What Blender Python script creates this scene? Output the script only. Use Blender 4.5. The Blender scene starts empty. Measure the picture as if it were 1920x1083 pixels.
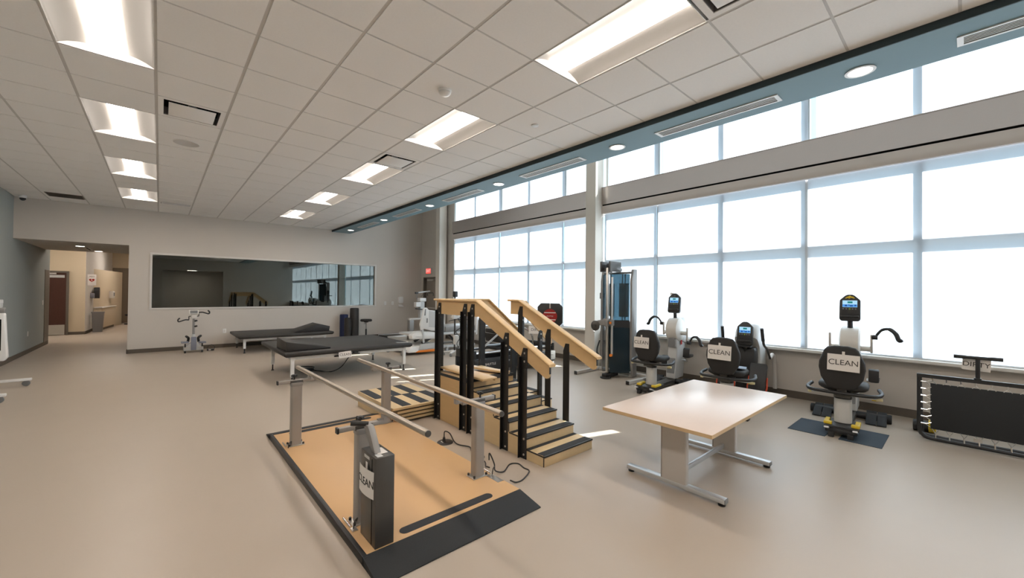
import bpy, bmesh, math, random
from mathutils import Vector, Matrix, Euler
random.seed(7)
C = bpy.context.scene.collection
SC = bpy.context.scene
PI = math.pi

# ------------------------------------------------------------------ camera
F, YAW, PITCH, ROLL, H = 749.05, math.radians(41.383), math.radians(0.6004), math.radians(0.5738), 1.5941
f = Vector((math.sin(YAW)*math.cos(PITCH), math.cos(YAW)*math.cos(PITCH), math.sin(PITCH)))
r0 = Vector((math.cos(YAW), -math.sin(YAW), 0)); u0 = r0.cross(f)
rr = math.cos(ROLL)*r0 + math.sin(ROLL)*u0
uu = -math.sin(ROLL)*r0 + math.cos(ROLL)*u0
cd = bpy.data.cameras.new('camera'); cam = bpy.data.objects.new('camera', cd); C.objects.link(cam)
cam.matrix_world = Matrix(((rr.x, uu.x, -f.x, 0), (rr.y, uu.y, -f.y, 0), (rr.z, uu.z, -f.z, H), (0, 0, 0, 1)))
cd.sensor_fit = 'HORIZONTAL'; cd.sensor_width = 36.0; cd.lens = F/1920*36.0; cd.clip_start = 0.05; cd.clip_end = 400
SC.camera = cam

# ------------------------------------------------------------------ sky, sun, exposure
w = bpy.data.worlds.new('world'); SC.world = w; w.use_nodes = True
bg = w.node_tree.nodes['Background']
bg.inputs['Color'].default_value = (0.50, 0.77, 1.0, 1); bg.inputs['Strength'].default_value = 2.1
sd = bpy.data.lights.new('sun', 'SUN'); sun = bpy.data.objects.new('sun', sd); C.objects.link(sun)
sd.energy = 28.5; sd.angle = math.radians(0.53); sd.color = (1.0, 0.985, 0.97)
sun.location = (20, -4, 18)
sun.rotation_euler = Vector((-3.33, 1.13, -3.97)).to_track_quat('-Z', 'Y').to_euler()
SC.view_settings.view_transform = 'Standard'; SC.view_settings.look = 'None'
SC.view_settings.exposure = 0.0; SC.view_settings.gamma = 1.0; SC.view_settings.use_curve_mapping = False
LAMP = (1.0, 0.89, 0.79)
TROFFER = 29.0

# ------------------------------------------------------------------ materials
MATS = {}
def mat(name, col, rough=0.5, metal=0.0, spec=0.5, noise=0.0, nscale=40.0, bump=0.0, bscale=120.0, stretch=None, coat=0.0):
    if name in MATS: return MATS[name]
    m = bpy.data.materials.new(name); m.use_nodes = True; nt = m.node_tree; b = nt.nodes['Principled BSDF']
    b.inputs['Base Color'].default_value = (*col, 1); b.inputs['Roughness'].default_value = rough
    b.inputs['Metallic'].default_value = metal; b.inputs['Specular IOR Level'].default_value = spec
    if coat: b.inputs['Coat Weight'].default_value = coat; b.inputs['Coat Roughness'].default_value = 0.25
    if noise or bump:
        tc = nt.nodes.new('ShaderNodeTexCoord'); mp = nt.nodes.new('ShaderNodeMapping')
        nt.links.new(tc.outputs['Object'], mp.inputs['Vector'])
        if stretch: mp.inputs['Scale'].default_value = stretch
        tex = nt.nodes.new('ShaderNodeTexNoise'); tex.inputs['Scale'].default_value = nscale; tex.inputs['Detail'].default_value = 4
        nt.links.new(mp.outputs[0], tex.inputs['Vector'])
        if noise:
            mx = nt.nodes.new('ShaderNodeMix'); mx.data_type = 'RGBA'
            mx.inputs['A'].default_value = (*[c*(1-noise) for c in col], 1)
            mx.inputs['B'].default_value = (*[min(1, c*(1+noise)) for c in col], 1)
            nt.links.new(tex.outputs['Fac'], mx.inputs['Factor']); nt.links.new(mx.outputs['Result'], b.inputs['Base Color'])
        if bump:
            t2 = nt.nodes.new('ShaderNodeTexNoise'); t2.inputs['Scale'].default_value = bscale
            nt.links.new(mp.outputs[0], t2.inputs['Vector'])
            bp = nt.nodes.new('ShaderNodeBump'); bp.inputs['Strength'].default_value = bump; bp.inputs['Distance'].default_value = 0.004
            nt.links.new(t2.outputs['Fac'], bp.inputs['Height']); nt.links.new(bp.outputs['Normal'], b.inputs['Normal'])
    MATS[name] = m; return m
def emit(name, col, s):
    m = bpy.data.materials.new(name); m.use_nodes = True; nt = m.node_tree
    for n in list(nt.nodes): nt.nodes.remove(n)
    e = nt.nodes.new('ShaderNodeEmission'); o = nt.nodes.new('ShaderNodeOutputMaterial')
    e.inputs['Color'].default_value = (*col, 1); e.inputs['Strength'].default_value = s
    nt.links.new(e.outputs[0], o.inputs['Surface']); MATS[name] = m; return m
def mixmat(name, parts):
    # parts: list of (node type, colour, extra dict, weight)
    m = bpy.data.materials.new(name); m.use_nodes = True; nt = m.node_tree
    for n in list(nt.nodes): nt.nodes.remove(n)
    o = nt.nodes.new('ShaderNodeOutputMaterial'); acc = None; tot = 0
    for t, col, ex, wgt in parts:
        n = nt.nodes.new(t); n.inputs['Color'].default_value = (*col, 1)
        for k, v in ex.items(): n.inputs[k].default_value = v
        tot += wgt
        if acc is None: acc = n
        else:
            mx = nt.nodes.new('ShaderNodeMixShader'); mx.inputs[0].default_value = wgt/tot
            nt.links.new(acc.outputs[0], mx.inputs[1]); nt.links.new(n.outputs[0], mx.inputs[2]); acc = mx
    nt.links.new(acc.outputs[0], o.inputs['Surface']); MATS[name] = m; return m

M_floor = mat('vinyl floor', (0.43, 0.362, 0.293), 0.36, 0, 0.4, noise=0.035, nscale=2.2)
M_tile = mat('ceiling tile', (0.87, 0.85, 0.83), 0.9, 0, 0.2, noise=0.03, nscale=60, bump=0.15, bscale=220)
M_grid = mat('ceiling grid', (0.60, 0.58, 0.56), 0.6, 0, 0.3)
M_wall = mat('greige wall paint', (0.60, 0.55, 0.495), 0.75, 0, 0.3, noise=0.015, nscale=3)
M_colp = mat('lightened wall paint', (0.72, 0.67, 0.60), 0.7, 0, 0.3)  # wall paint lightened in colour to stand in for window light on the columns
M_teal = mat('blue grey wall paint', (0.37, 0.40, 0.385), 0.75, 0, 0.3, noise=0.015, nscale=3)
M_soffit = mat('teal soffit paint', (0.19, 0.29, 0.33), 0.6, 0, 0.3)
M_fascia = mat('dark slate fascia tone', (0.035, 0.055, 0.065), 0.6, 0, 0.3)  # fascia coloured much darker than the teal underside
M_base = mat('brown rubber baseboard', (0.12, 0.10, 0.08), 0.6, 0, 0.3)
M_beige = mat('beige lobby paint', (0.60, 0.50, 0.36), 0.75, 0, 0.3)
M_offw = mat('off white paint', (0.68, 0.65, 0.61), 0.6, 0, 0.3)
M_white = mat('white enamel', (0.76, 0.75, 0.73), 0.35, 0, 0.5)
M_refl = mat('dimmed reflector', (0.30, 0.29, 0.275), 0.6, 0, 0.3)  # white reflector darkened in colour so the lamp glow on it keeps a gradient
M_plast = mat('light grey plastic', (0.55, 0.55, 0.54), 0.4, 0, 0.5)
M_plastw = mat('warm white plastic', (0.66, 0.63, 0.58), 0.4, 0, 0.5)
M_greyp = mat('mid grey plastic', (0.20, 0.20, 0.20), 0.5, 0, 0.4)
M_alu = mat('aluminium frame', (0.62, 0.63, 0.64), 0.35, 0.6, 0.5)
M_beam = mat('brushed steel panel', (0.52, 0.46, 0.43), 0.26, 0.85, 0.5, bump=0.12, bscale=60, stretch=(1, 0.05, 6))
M_val = mat('taupe metal valance', (0.62, 0.55, 0.50), 0.4, 0.2, 0.5)
M_steel = mat('satin steel', (0.60, 0.57, 0.53), 0.3, 0.9, 0.5)
M_railm = mat('worn stainless rail', (0.50, 0.44, 0.37), 0.34, 0.85, 0.5)
M_chrome = mat('chrome', (0.75, 0.75, 0.75), 0.12, 1.0, 0.5)
M_grey = mat('grey powder coat', (0.27, 0.26, 0.25), 0.42, 0.3, 0.5)
M_post = mat('warm grey post paint', (0.33, 0.305, 0.28), 0.42, 0.2, 0.5)
M_greyl = mat('light grey powder coat', (0.56, 0.525, 0.49), 0.42, 0.1, 0.5)
M_dgrey = mat('dark grey metal', (0.085, 0.08, 0.075), 0.35, 0.4, 0.5)
M_black = mat('black plastic', (0.018, 0.018, 0.019), 0.45, 0, 0.5)
M_bsteel = mat('black painted steel', (0.012, 0.012, 0.012), 0.4, 0, 0.5)
M_rubber = mat('black rubber', (0.028, 0.03, 0.032), 0.75, 0, 0.3, noise=0.2, nscale=200)
M_vinyl = mat('charcoal vinyl', (0.034, 0.031, 0.029), 0.5, 0, 0.4, bump=0.05, bscale=300)
M_seatb = mat('black upholstery', (0.026, 0.024, 0.023), 0.6, 0, 0.35, bump=0.08, bscale=400)
M_grip = mat('black grip strip', (0.045, 0.047, 0.05), 0.85, 0, 0.2, noise=0.35, nscale=400)
M_matb = mat('dark blue rubber mat', (0.035, 0.05, 0.068), 0.7, 0, 0.3, noise=0.1, nscale=200)
M_ply = mat('birch plywood', (0.65, 0.49, 0.28), 0.45, 0, 0.4, noise=0.07, nscale=5, stretch=(6, 1, 6))
M_plyd = mat('golden plywood side', (0.58, 0.39, 0.19), 0.5, 0, 0.4, noise=0.07, nscale=5, stretch=(6, 1, 6))
M_deck = mat('maple platform top', (0.62, 0.385, 0.19), 0.42, 0, 0.4, noise=0.03, nscale=3)
M_rail = mat('maple handrail', (0.67, 0.46, 0.235), 0.4, 0, 0.4, noise=0.05, nscale=6, stretch=(5, 1, 5))
M_lam = mat('pale maple laminate', (0.63, 0.50, 0.41), 0.28, 0, 0.45, noise=0.02, nscale=4, stretch=(1, 8, 1))
M_lame = mat('maple edge band', (0.62, 0.44, 0.25), 0.4, 0, 0.4)
M_yel = mat('yellow plastic', (0.75, 0.52, 0.03), 0.4, 0, 0.5)
M_pyel = mat('pale yellow knob', (0.75, 0.66, 0.38), 0.4, 0, 0.5)
M_org = mat('orange plastic', (0.80, 0.22, 0.02), 0.45, 0, 0.5)
M_red = mat('red vinyl', (0.36, 0.015, 0.012), 0.5, 0, 0.4)
M_redo = mat('red orange cord', (0.65, 0.08, 0.03), 0.5, 0, 0.4)
M_paper = mat('white paper', (0.74, 0.70, 0.66), 0.8, 0, 0.2)
M_ink = mat('dark ink', (0.06, 0.055, 0.05), 0.8, 0, 0.2)
M_door = mat('dark red brown door', (0.065, 0.025, 0.016), 0.45, 0, 0.4, noise=0.15, nscale=8, stretch=(8, 8, 1))
M_brown = mat('dark doorway brown', (0.20, 0.155, 0.11), 0.55, 0, 0.3)
M_jamb = mat('taupe steel door frame', (0.13, 0.11, 0.09), 0.5, 0, 0.4)
M_gdoor = mat('taupe steel door', (0.30, 0.26, 0.22), 0.5, 0, 0.4)
M_blue = mat('navy vinyl', (0.012, 0.02, 0.07), 0.5, 0, 0.4)
M_bin = mat('grey bin plastic', (0.20, 0.19, 0.19), 0.5, 0, 0.4)
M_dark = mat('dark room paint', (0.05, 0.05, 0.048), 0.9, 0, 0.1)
M_hole = mat('black recess', (0.006, 0.006, 0.006), 0.9, 0, 0.1)
M_blueg = mat('blue grey plastic', (0.20, 0.21, 0.26), 0.45, 0, 0.5)
M_fab = mat('pale blue grey cloth', (0.30, 0.35, 0.42), 0.8, 0, 0.3)
M_ground = mat('dark asphalt', (0.12, 0.12, 0.115), 0.9, 0, 0.2)
M_teali = mat('pale teal panel', (0.16, 0.27, 0.31), 0.35, 0, 0.5)
M_lamp = emit('lamp diffuser', LAMP, TROFFER)
M_down = emit('downlight glow', (1.0, 0.95, 0.88), 7.0)
M_exit = emit('exit red glow', (1.0, 0.10, 0.08), 1.1)
M_exitw = emit('exit letter glow', (1.0, 0.55, 0.5), 1.3)
M_scr = emit('console screen glow', (0.10, 0.36, 0.85), 0.9)
M_scr2 = emit('console screen pale glow', (0.45, 0.75, 0.95), 1.0)
M_scr3 = emit('console screen dark glow', (0.03, 0.10, 0.35), 0.8)
M_scr4 = emit('console screen teal glow', (0.02, 0.30, 0.28), 0.7)
M_led = emit('green key glow', (0.25, 0.40, 0.05), 0.5)
M_shade = mixmat('white solar shade cloth', [('ShaderNodeBsdfTranslucent', (0.84, 0.86, 0.91), {}, 0.70),
          ('ShaderNodeBsdfDiffuse', (0.72, 0.75, 0.76), {}, 0.27), ('ShaderNodeBsdfTransparent', (1, 1, 1), {}, 0.03)])
M_glass = mixmat('clear window glass', [('ShaderNodeBsdfTransparent', (0.93, 0.97, 0.96), {}, 0.94), ('ShaderNodeBsdfGlossy', (1, 1, 1), {'Roughness': 0.02}, 0.06)])
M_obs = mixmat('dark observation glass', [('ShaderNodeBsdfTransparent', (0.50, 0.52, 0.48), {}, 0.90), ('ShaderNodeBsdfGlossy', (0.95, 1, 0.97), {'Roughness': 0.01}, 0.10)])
M_shroud = mixmat('smoked blue shroud', [('ShaderNodeBsdfTransparent', (0.22, 0.32, 0.37), {}, 0.75), ('ShaderNodeBsdfDiffuse', (0.02, 0.05, 0.07), {}, 0.15), ('ShaderNodeBsdfGlossy', (0.7, 0.85, 0.9), {'Roughness': 0.15}, 0.10)])
M_shroudd = mat('dark blue shroud', (0.012, 0.026, 0.036), 0.22, 0, 0.5)

# ------------------------------------------------------------------ mesh builder
def V(*a): return Vector(a)
class MB:
    def __init__(s): s.bm = bmesh.new(); s.mats = []; s.mi = 0
    def use(s, m):
        if m not in s.mats: s.mats.append(m)
        s.mi = s.mats.index(m); return s
    def face(s, vs):
        try: fc = s.bm.faces.new(vs); fc.material_index = s.mi; return fc
        except ValueError: return None
    def hexa(s, P):
        v = [s.bm.verts.new(p) for p in P]
        for q in ((0,3,2,1),(4,5,6,7),(0,1,5,4),(1,2,6,5),(2,3,7,6),(3,0,4,7)): s.face([v[i] for i in q])
        return s
    def box(s, x0, x1, y0, y1, z0, z1):
        return s.hexa([(x0,y0,z0),(x1,y0,z0),(x1,y1,z0),(x0,y1,z0),(x0,y0,z1),(x1,y0,z1),(x1,y1,z1),(x0,y1,z1)])
    def obox(s, c, size, rot=(0,0,0), mtx=None):
        R = mtx if mtx is not None else Euler(rot).to_matrix(); c = Vector(c); a, b, d = [k/2 for k in size]
        return s.hexa([c + R@Vector(p) for p in ((-a,-b,-d),(a,-b,-d),(a,b,-d),(-a,b,-d),(-a,-b,d),(a,-b,d),(a,b,d),(-a,b,d))])
    def beam(s, p, q, wd, ht, up=(0,0,1)):
        p, q = Vector(p), Vector(q); d = (q-p).normalized(); up = Vector(up)
        x = d.cross(up)
        if x.length < 1e-4: x = Vector((1,0,0))
        x.normalize(); z = x.cross(d)
        a, b = x*wd/2, z*ht/2
        return s.hexa([p-a-b, p+a-b, q+a-b, q-a-b, p-a+b, p+a+b, q+a+b, q-a+b])
    def ring(s, c, x, y, n, ph=0): return [s.bm.verts.new(c + x*math.cos(ph+2*PI*i/n) + y*math.sin(ph+2*PI*i/n)) for i in range(n)]
    def skin(s, rings, close=False, caps=True):
        n = len(rings[0])
        for a, b in zip(rings, rings[1:] + ([rings[0]] if close else [])):
            for i in range(n): s.face([a[i], a[(i+1)%n], b[(i+1)%n], b[i]])
        if caps and not close: s.face(rings[0][::-1]); s.face(rings[-1])
        return s
    def cyl(s, p, q, r, r2=None, n=20):
        p, q = Vector(p), Vector(q); d = (q-p).normalized(); t = Vector((0,0,1)) if abs(d.z) < 0.9 else Vector((1,0,0))
        x = d.cross(t).normalized(); y = d.cross(x)*-1
        y = d.cross(x); r2 = r if r2 is None else r2
        return s.skin([s.ring(p, x*r, y*r, n), s.ring(q, x*r2, y*r2, n)])
    def tube(s, pts, r, n=10, sub=6, closed=False):
        pts = [Vector(p) for p in pts]
        if sub > 1 and len(pts) > 2:
            o = []; m = len(pts)
            for i in range(m if closed else m-1):
                p1, p2 = pts[i], pts[(i+1)%m]
                p0 = pts[(i-1)%m] if closed or i > 0 else p1*2-p2
                p3 = pts[(i+2)%m] if closed or i+2 < m else p2*2-p1
                for k in range(sub):
                    t = k/sub; o.append(0.5*((2*p1)+(p2-p0)*t+(2*p0-5*p1+4*p2-p3)*t*t+(3*p1-p0-3*p2+p3)*t**3))
            if not closed: o.append(pts[-1])
            pts = o
        rings = []; x = None; m = len(pts)
        for i, p in enumerate(pts):
            a = pts[i-1] if (i > 0 or closed) else p; b = pts[(i+1)%m] if (i+1 < m or closed) else p
            d = (b-a).normalized()
            if x is None:
                t = Vector((0,0,1)) if abs(d.z) < 0.9 else Vector((1,0,0)); x = d.cross(t).normalized()
            else: x = (x - d*x.dot(d)).normalized()
            y = d.cross(x); rad = r[i*(len(r)-1)//max(1,m-1)] if isinstance(r, (list,tuple)) else r
            rings.append(s.ring(p, x*rad, y*rad, n))
        return s.skin(rings, close=closed)
    def prism(s, pts, axis, lo, hi):
        mk = {'x': lambda a,b,h: (h,a,b), 'y': lambda a,b,h: (a,h,b), 'z': lambda a,b,h: (a,b,h)}[axis]
        A = [s.bm.verts.new(mk(a,b,lo)) for a,b in pts]; B = [s.bm.verts.new(mk(a,b,hi)) for a,b in pts]; n = len(pts)
        s.face(A[::-1]); s.face(B)
        for i in range(n): s.face([A[i], A[(i+1)%n], B[(i+1)%n], B[i]])
        return s
    def lathe(s, prof, c=(0,0,0), n=24, axis='z'):
        c = Vector(c); ax = {'z': (V(1,0,0),V(0,1,0),V(0,0,1)), 'x': (V(0,1,0),V(0,0,1),V(1,0,0)), 'y': (V(0,0,1),V(1,0,0),V(0,1,0))}[axis]
        return s.skin([s.ring(c+ax[2]*z, ax[0]*max(r,1e-4), ax[1]*max(r,1e-4), n) for r, z in prof])
    def loft(s, secs):
        return s.skin([[s.bm.verts.new(p) for p in sec] for sec in secs])
    def ball(s, c, r, sc=(1,1,1)):
        mm = Matrix.Translation(Vector(c)) @ Matrix.Diagonal((*[k*r for k in sc], 1))
        vs = bmesh.ops.create_icosphere(s.bm, subdivisions=2, radius=1, matrix=mm)['verts']
        for v in vs:
            for fc in v.link_faces: fc.material_index = s.mi
        return s
    def xf(s, M):
        bmesh.ops.transform(s.bm, matrix=M, verts=s.bm.verts); return s
    def build(s, name, m, parent=None, bevel=0.0, seg=2, ang=40, org=None):
        bm = s.bm
        bmesh.ops.recalc_face_normals(bm, faces=bm.faces)
        if bevel:
            es = [e for e in bm.edges if len(e.link_faces) == 2 and e.calc_face_angle(0) > math.radians(35)]
            if es: bmesh.ops.bevel(bm, geom=es, offset=bevel, segments=seg, profile=0.5, affect='EDGES', clamp_overlap=True)
        root = parent
        while root is not None and root.parent is not None: root = root.parent
        off = Vector(root.location) if root is not None else Vector(org or (0,0,0))
        if off.length: bmesh.ops.translate(bm, vec=-off, verts=bm.verts)
        me = bpy.data.meshes.new(name); bm.to_mesh(me); bm.free()
        for mm in (s.mats or [m]): me.materials.append(mm)
        for p in me.polygons: p.use_smooth = True
        me.set_sharp_from_angle(angle=math.radians(ang))
        o = bpy.data.objects.new(name, me); C.objects.link(o)
        if parent is not None: o.parent = parent
        elif org: o.location = org
        return o
def thing(name, label, cat, loc=(0,0,0), group=None):
    o = bpy.data.objects.new(name, None); C.objects.link(o); o.location = loc; o.empty_display_size = 0.1
    o['label'] = label; o['category'] = cat
    if group: o['group'] = group
    return o
def tag(o, label, cat, group=None, kind=None):
    o['label'] = label; o['category'] = cat
    if group: o['group'] = group
    if kind: o['kind'] = kind
    return o
def struct(o): o['kind'] = 'structure'; return o
def kids(o): return [c for c in C.objects if c.parent == o]
def dup(root, loc, label=None, rz=None, skip=()):
    r = root.copy(); C.objects.link(r); r.location = loc
    if rz is not None: r.rotation_euler = (0,0,rz)
    if label: r['label'] = label
    for ch in kids(root):
        if ch.name.split('.')[0] in skip: continue
        c = ch.copy(); C.objects.link(c); c.parent = r
        for g in kids(ch):
            d = g.copy(); C.objects.link(d); d.parent = c
    return r
def text_mesh(txt, size, depth=0.0006, spacing=1.0):
    cu = bpy.data.curves.new('lettering', 'FONT'); cu.body = txt; cu.size = size; cu.extrude = depth
    cu.align_x = 'CENTER'; cu.align_y = 'CENTER'; cu.space_character = spacing
    o = bpy.data.objects.new('tmp', cu); C.objects.link(o)
    dg = bpy.context.evaluated_depsgraph_get(); me = bpy.data.meshes.new_from_object(o.evaluated_get(dg))
    bpy.data.objects.remove(o); bpy.data.curves.remove(cu); me.name = 'lettering'; return me
def lettering(txt, size, m, pos, normal, parent, up=(0,0,1), sx=1.0, spacing=1.0):
    # flat raised letters whose front faces along `normal`
    me = text_mesh(txt, size, spacing=spacing); n = Vector(normal).normalized(); u = Vector(up); u = (u - n*u.dot(n)).normalized(); x = u.cross(n)
    root = parent
    while root is not None and root.parent is not None: root = root.parent
    p = Vector(pos) - (Vector(root.location) if root else Vector((0,0,0)))
    me.transform(Matrix(((x.x*sx,u.x,n.x,p.x),(x.y*sx,u.y,n.y,p.y),(x.z*sx,u.z,n.z,p.z),(0,0,0,1))))
    me.materials.clear(); me.materials.append(m)
    o = bpy.data.objects.new('lettering', me); C.objects.link(o); o.parent = parent; return o
def rrect(w_, h_, r_, n=5, cx=0, cy=0):
    o = []
    for (sx, sy, a0) in ((1,1,0),(-1,1,PI/2),(-1,-1,PI),(1,-1,1.5*PI)):
        for k in range(n+1):
            a = a0 + PI/2*k/n; o.append((cx+sx*(w_/2-r_)+r_*math.cos(a), cy+sy*(h_/2-r_)+r_*math.sin(a)))
    return o

YW, ZC, XW, XL, XS = 13.727, 3.6026, 7.48, -2.42, 4.20
YF = -6.6

# ------------------------------------------------------------------ room shell
struct(MB().box(-9, 7.9, YF, 30, -0.2, 0).build('floor', M_floor))
g0 = struct(MB().box(7.95, 120, -90, 90, -0.3, -0.1).build('ground', M_ground))
S = 0.6096; GX0, GY0 = -0.0588, 3.6792
LIGHTS = [(-1, r) for r in (-12, -8, -4, 0, 4, 8, 12)] + [(4, r) for r in (-12, -8, -4, 0, 4, 8, 12)]
skip = set()
for c, r in LIGHTS: skip |= {(c, r), (c, r+1)}
VENTS = [(0, 3), (4, 3), (4, -5)]
skip |= set(VENTS)
b = MB().use(M_tile)
for c in range(-4, 8):
    for r in range(-17, 17):
        if (c, r) in skip: continue
        xa, xb = max(XL, GX0+c*S), min(XS, GX0+(c+1)*S); ya, yb = max(YF, GY0+r*S), min(YW, GY0+(r+1)*S)
        if xb-xa < 0.04 or yb-ya < 0.04: continue
        b.box(xa+0.013, xb-0.013, ya+0.009, yb-0.009, ZC-0.004, ZC+0.012)
b.use(M_grid)
def gridstrip(x0, x1, y0, y1): b.box(x0, x1, y0, y1, ZC+0.0005, ZC+0.004)
for c in range(-3, 8): gridstrip(GX0+c*S-0.014, GX0+c*S+0.014, YF, YW)
for r in range(-16, 17):
    for c in range(-4, 8):
        if (c, r) in skip and (c, r-1) in skip: continue
        gridstrip(max(XL, GX0+c*S+0.014), min(XS, GX0+(c+1)*S-0.014), GY0+r*S-0.01, GY0+r*S+0.01)
struct(b.build('ceiling', M_tile))
# plenum slab above the tiles and the raised ceiling along the windows
struct(MB().box(XL-0.1, 4.7, YF, YW+0.2, ZC+0.35, ZC+0.5).build('ceiling.001', M_grid))
struct(MB().box(4.6, 7.8, YF, YW+0.2, 5.5, 5.65).build('ceiling.002', M_offw))
# dropped teal bulkhead with a dark edge
struct(MB().box(XS+0.012, 4.80, YF, YW, 3.545, 3.62).build('trim_1', M_soffit))
struct(MB().box(XS+0.05, 4.79, YF, YW, 3.62, 5.5).build('trim_7', M_wall))
struct(MB().box(XS, XS+0.012, YF, YW, 3.540, ZC+0.3).build('trim_2', M_fascia))

# walls
b = MB()
for x0, x1, z0, z1 in ((XL, -0.59, 2.69, 5.5), (-0.59, -0.16, 0, 5.5), (-0.16, 5.665, 0, 1.118), (-0.16, 5.665, 2.508, 5.5), (5.665, 7.75, 0, 5.5)):
    b.box(x0, x1, YW, YW+0.2, z0, z1)
struct(b.build('wall_back', M_wall))
b = MB(); b.box(XL-0.15, XL, YF, 17.62, 0, 4.0)
struct(b.build('wall_left', M_teal))
b = MB(); b.box(XL-0.1, 0.1, YF-0.15, YF, 0, 5.5); b.box(3.3, 7.8, YF-0.15, YF, 0, 5.5); b.box(0.1, 3.3, YF-0.15, YF, 2.9, 5.5)
struct(b.build('wall_front', M_wall))
for i, q in enumerate(((-1.0, 4.4, -10.7, -10.6, 0, 3.0), (-1.1, -1.0, -10.7, YF-0.15, 0, 3.0), (4.4, 4.5, -10.7, YF-0.15, 0, 3.0))): struct(MB().box(*q).build('wall_hall' if i == 0 else 'wall_hall.%03d' % i, M_offw))
struct(MB().box(-1.1, 4.5, -10.7, YF-0.15, 3.0, 3.1).build('ceiling.005', M_offw)); struct(MB().box(-1.1, 4.5, -10.7, YF, -0.2, 0).build('floor.002', M_floor))
b = MB()
b.box(XW, XW+0.25, YF, 11.40, 0, 0.76)
for y0, y1, z0, z1 in ((11.41, 12.62, 0, 5.5), (12.62, 13.56, 2.16, 5.5), (13.56, YW, 0, 5.5)): b.box(XW, XW+0.25, y0, y1, z0, z1)
struct(b.build('wall_right', M_wall))
# baseboards
b = MB()
b.box(-0.605, 7.47, YW-0.012, YW, 0, 0.10); b.box(-0.605, -0.59, YW-0.012, YW+0.2, 0, 0.10)
struct(b.build('baseboard_back', M_base))
struct(MB().box(XL, XL+0.012, YF, 17.55, 0, 0.10).build('baseboard_left', M_base))
b = MB(); b.box(XW-0.012, XW, YF, 12.60, 0, 0.11)
struct(b.build('baseboard_right', M_base))
# columns against the window wall
for i, (y0, y1) in enumerate(((5.345, 5.61), (11.84, 12.07))):
    b = MB(); b.box(7.12, 7.40, y0, y1, 0, 5.5)
    struct(b.build('column' if i == 0 else 'column.001', M_colp))
# ------------------------------------------------------------------ window wall
MUL = [1.61 + 1.225*k for k in range(-6, 9)]          # mullion centres along y
GAPS = [1.61 + 2.45*k for k in range(0, 5)]
wi = 1
XF0, XF1 = 7.455, 7.545
for i in range(len(MUL)-1):
    y0, y1 = MUL[i], MUL[i+1]
    for nm, z0, z1 in (('lower', 0.80, 3.42), ('upper', 3.90, 5.40)):
        fr = MB()
        fr.box(XF0, XF1, y0, y0+0.03, z0, z1); fr.box(XF0, XF1, y1-0.03, y1, z0, z1)
        fr.box(XF0, XF1, y0+0.03, y1-0.03, z0, z0+0.05); fr.box(XF0, XF1, y0+0.03, y1-0.03, z1-0.05, z1)
        if nm == 'lower': fr.box(XF0, XF1, y0+0.03, y1-0.03, 2.325, 2.39)
        o = struct(fr.build('window_%d' % wi, M_alu)); wi += 1
        p = MB().box(7.495, 7.503, y0+0.031, y1-0.031, z0+0.051, z1-0.051).build('pane', M_glass, o)
# solar shades: one per pair of bays, upper and lower, with a slit between neighbours
places = ['', '', '', '', '', '']
segs = []
ys = [MUL[0]] + [g for g in GAPS if MUL[0] < g < 11.3] + [11.36]
bays = list(zip(ys, ys[1:]))
n = 0
ordn = {0: 'at the camera end of the room', 1: 'behind the camera', 2: 'at the right edge of the photo', 3: 'behind the right recumbent trainer', 4: 'behind the left recumbent trainer', 5: 'between the two columns near the footplate', 6: 'in the middle behind the stairs', 7: 'farthest by the far column'}
for a, c in bays:
    cuts = [(a, c)]
    if a < 5.345 < c: cuts = [(a, 5.325), (5.74, c)]
    for (p, q) in cuts:
        if q < -2.5: continue
        cy = (p+q)/2
        where = ('at the right edge of the photo, above the upright trampoline' if cy < 1.2 else 'behind the rightmost recumbent trainer' if cy < 3.5 else 'beside the cable machine, right of the near column' if cy < 5.3
                 else 'just left of the near column' if cy < 6.4 else 'behind the stair handrails' if cy < 8 else 'farthest away, next to the far column')
        for nm, zb, zt, gp in (('lower', 0.80, 3.50, 0.016), ('upper', 3.955, 5.42, None)):
            r = thing('roller_shade', '%s white roller shade %s' % (nm, where), 'window shade', (7.42, cy, zt), 'white roller shades on the window wall')
            pa, qa = (p+gp, q-gp) if gp else (p-0.018, q-0.12)
            MB().box(7.418, 7.4215, pa, qa, zb, zt).build('shade_cloth', M_shade, r)
            MB().box(7.412, 7.427, pa, qa, zb-0.02, zb).build('hem_bar', M_alu, r, bevel=0.003)
# steel beam, valance and sill, split at the near column
for i, (p, q) in enumerate(((-6.5, 5.345), (5.61, 11.40))):
    sfx = '' if i == 0 else '.001'
    b = MB(); b.box(7.34, 7.44, p, q, 3.575, 3.95); b.box(7.33, 7.44, p, q, 3.95, 3.962)
    struct(b.build('trim_3'+sfx, M_beam))
    struct(MB().box(7.38, 7.44, p, q, 3.545, 3.575).build('trim_4'+sfx, M_hole))
    b = MB(); b.prism([(7.345, 3.545), (7.335, 3.46), (7.335, 3.40), (7.345, 3.375), (7.41, 3.375), (7.41, 3.545)], 'y', p, q)
    struct(b.build('trim_5'+sfx, M_val))
    b = MB(); b.box(7.32, 7.50, p, q, 0.745, 0.785); b.box(7.44, 7.50, p, q, 0.785, 0.80)
    struct(b.build('window_sill'+sfx, M_offw, bevel=0.004))
# side jamb panel at the far end of the glazing
struct(MB().box(7.42, 7.48, 11.40, 11.43, 0, 5.5).build('trim_6', M_greyl))

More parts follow.
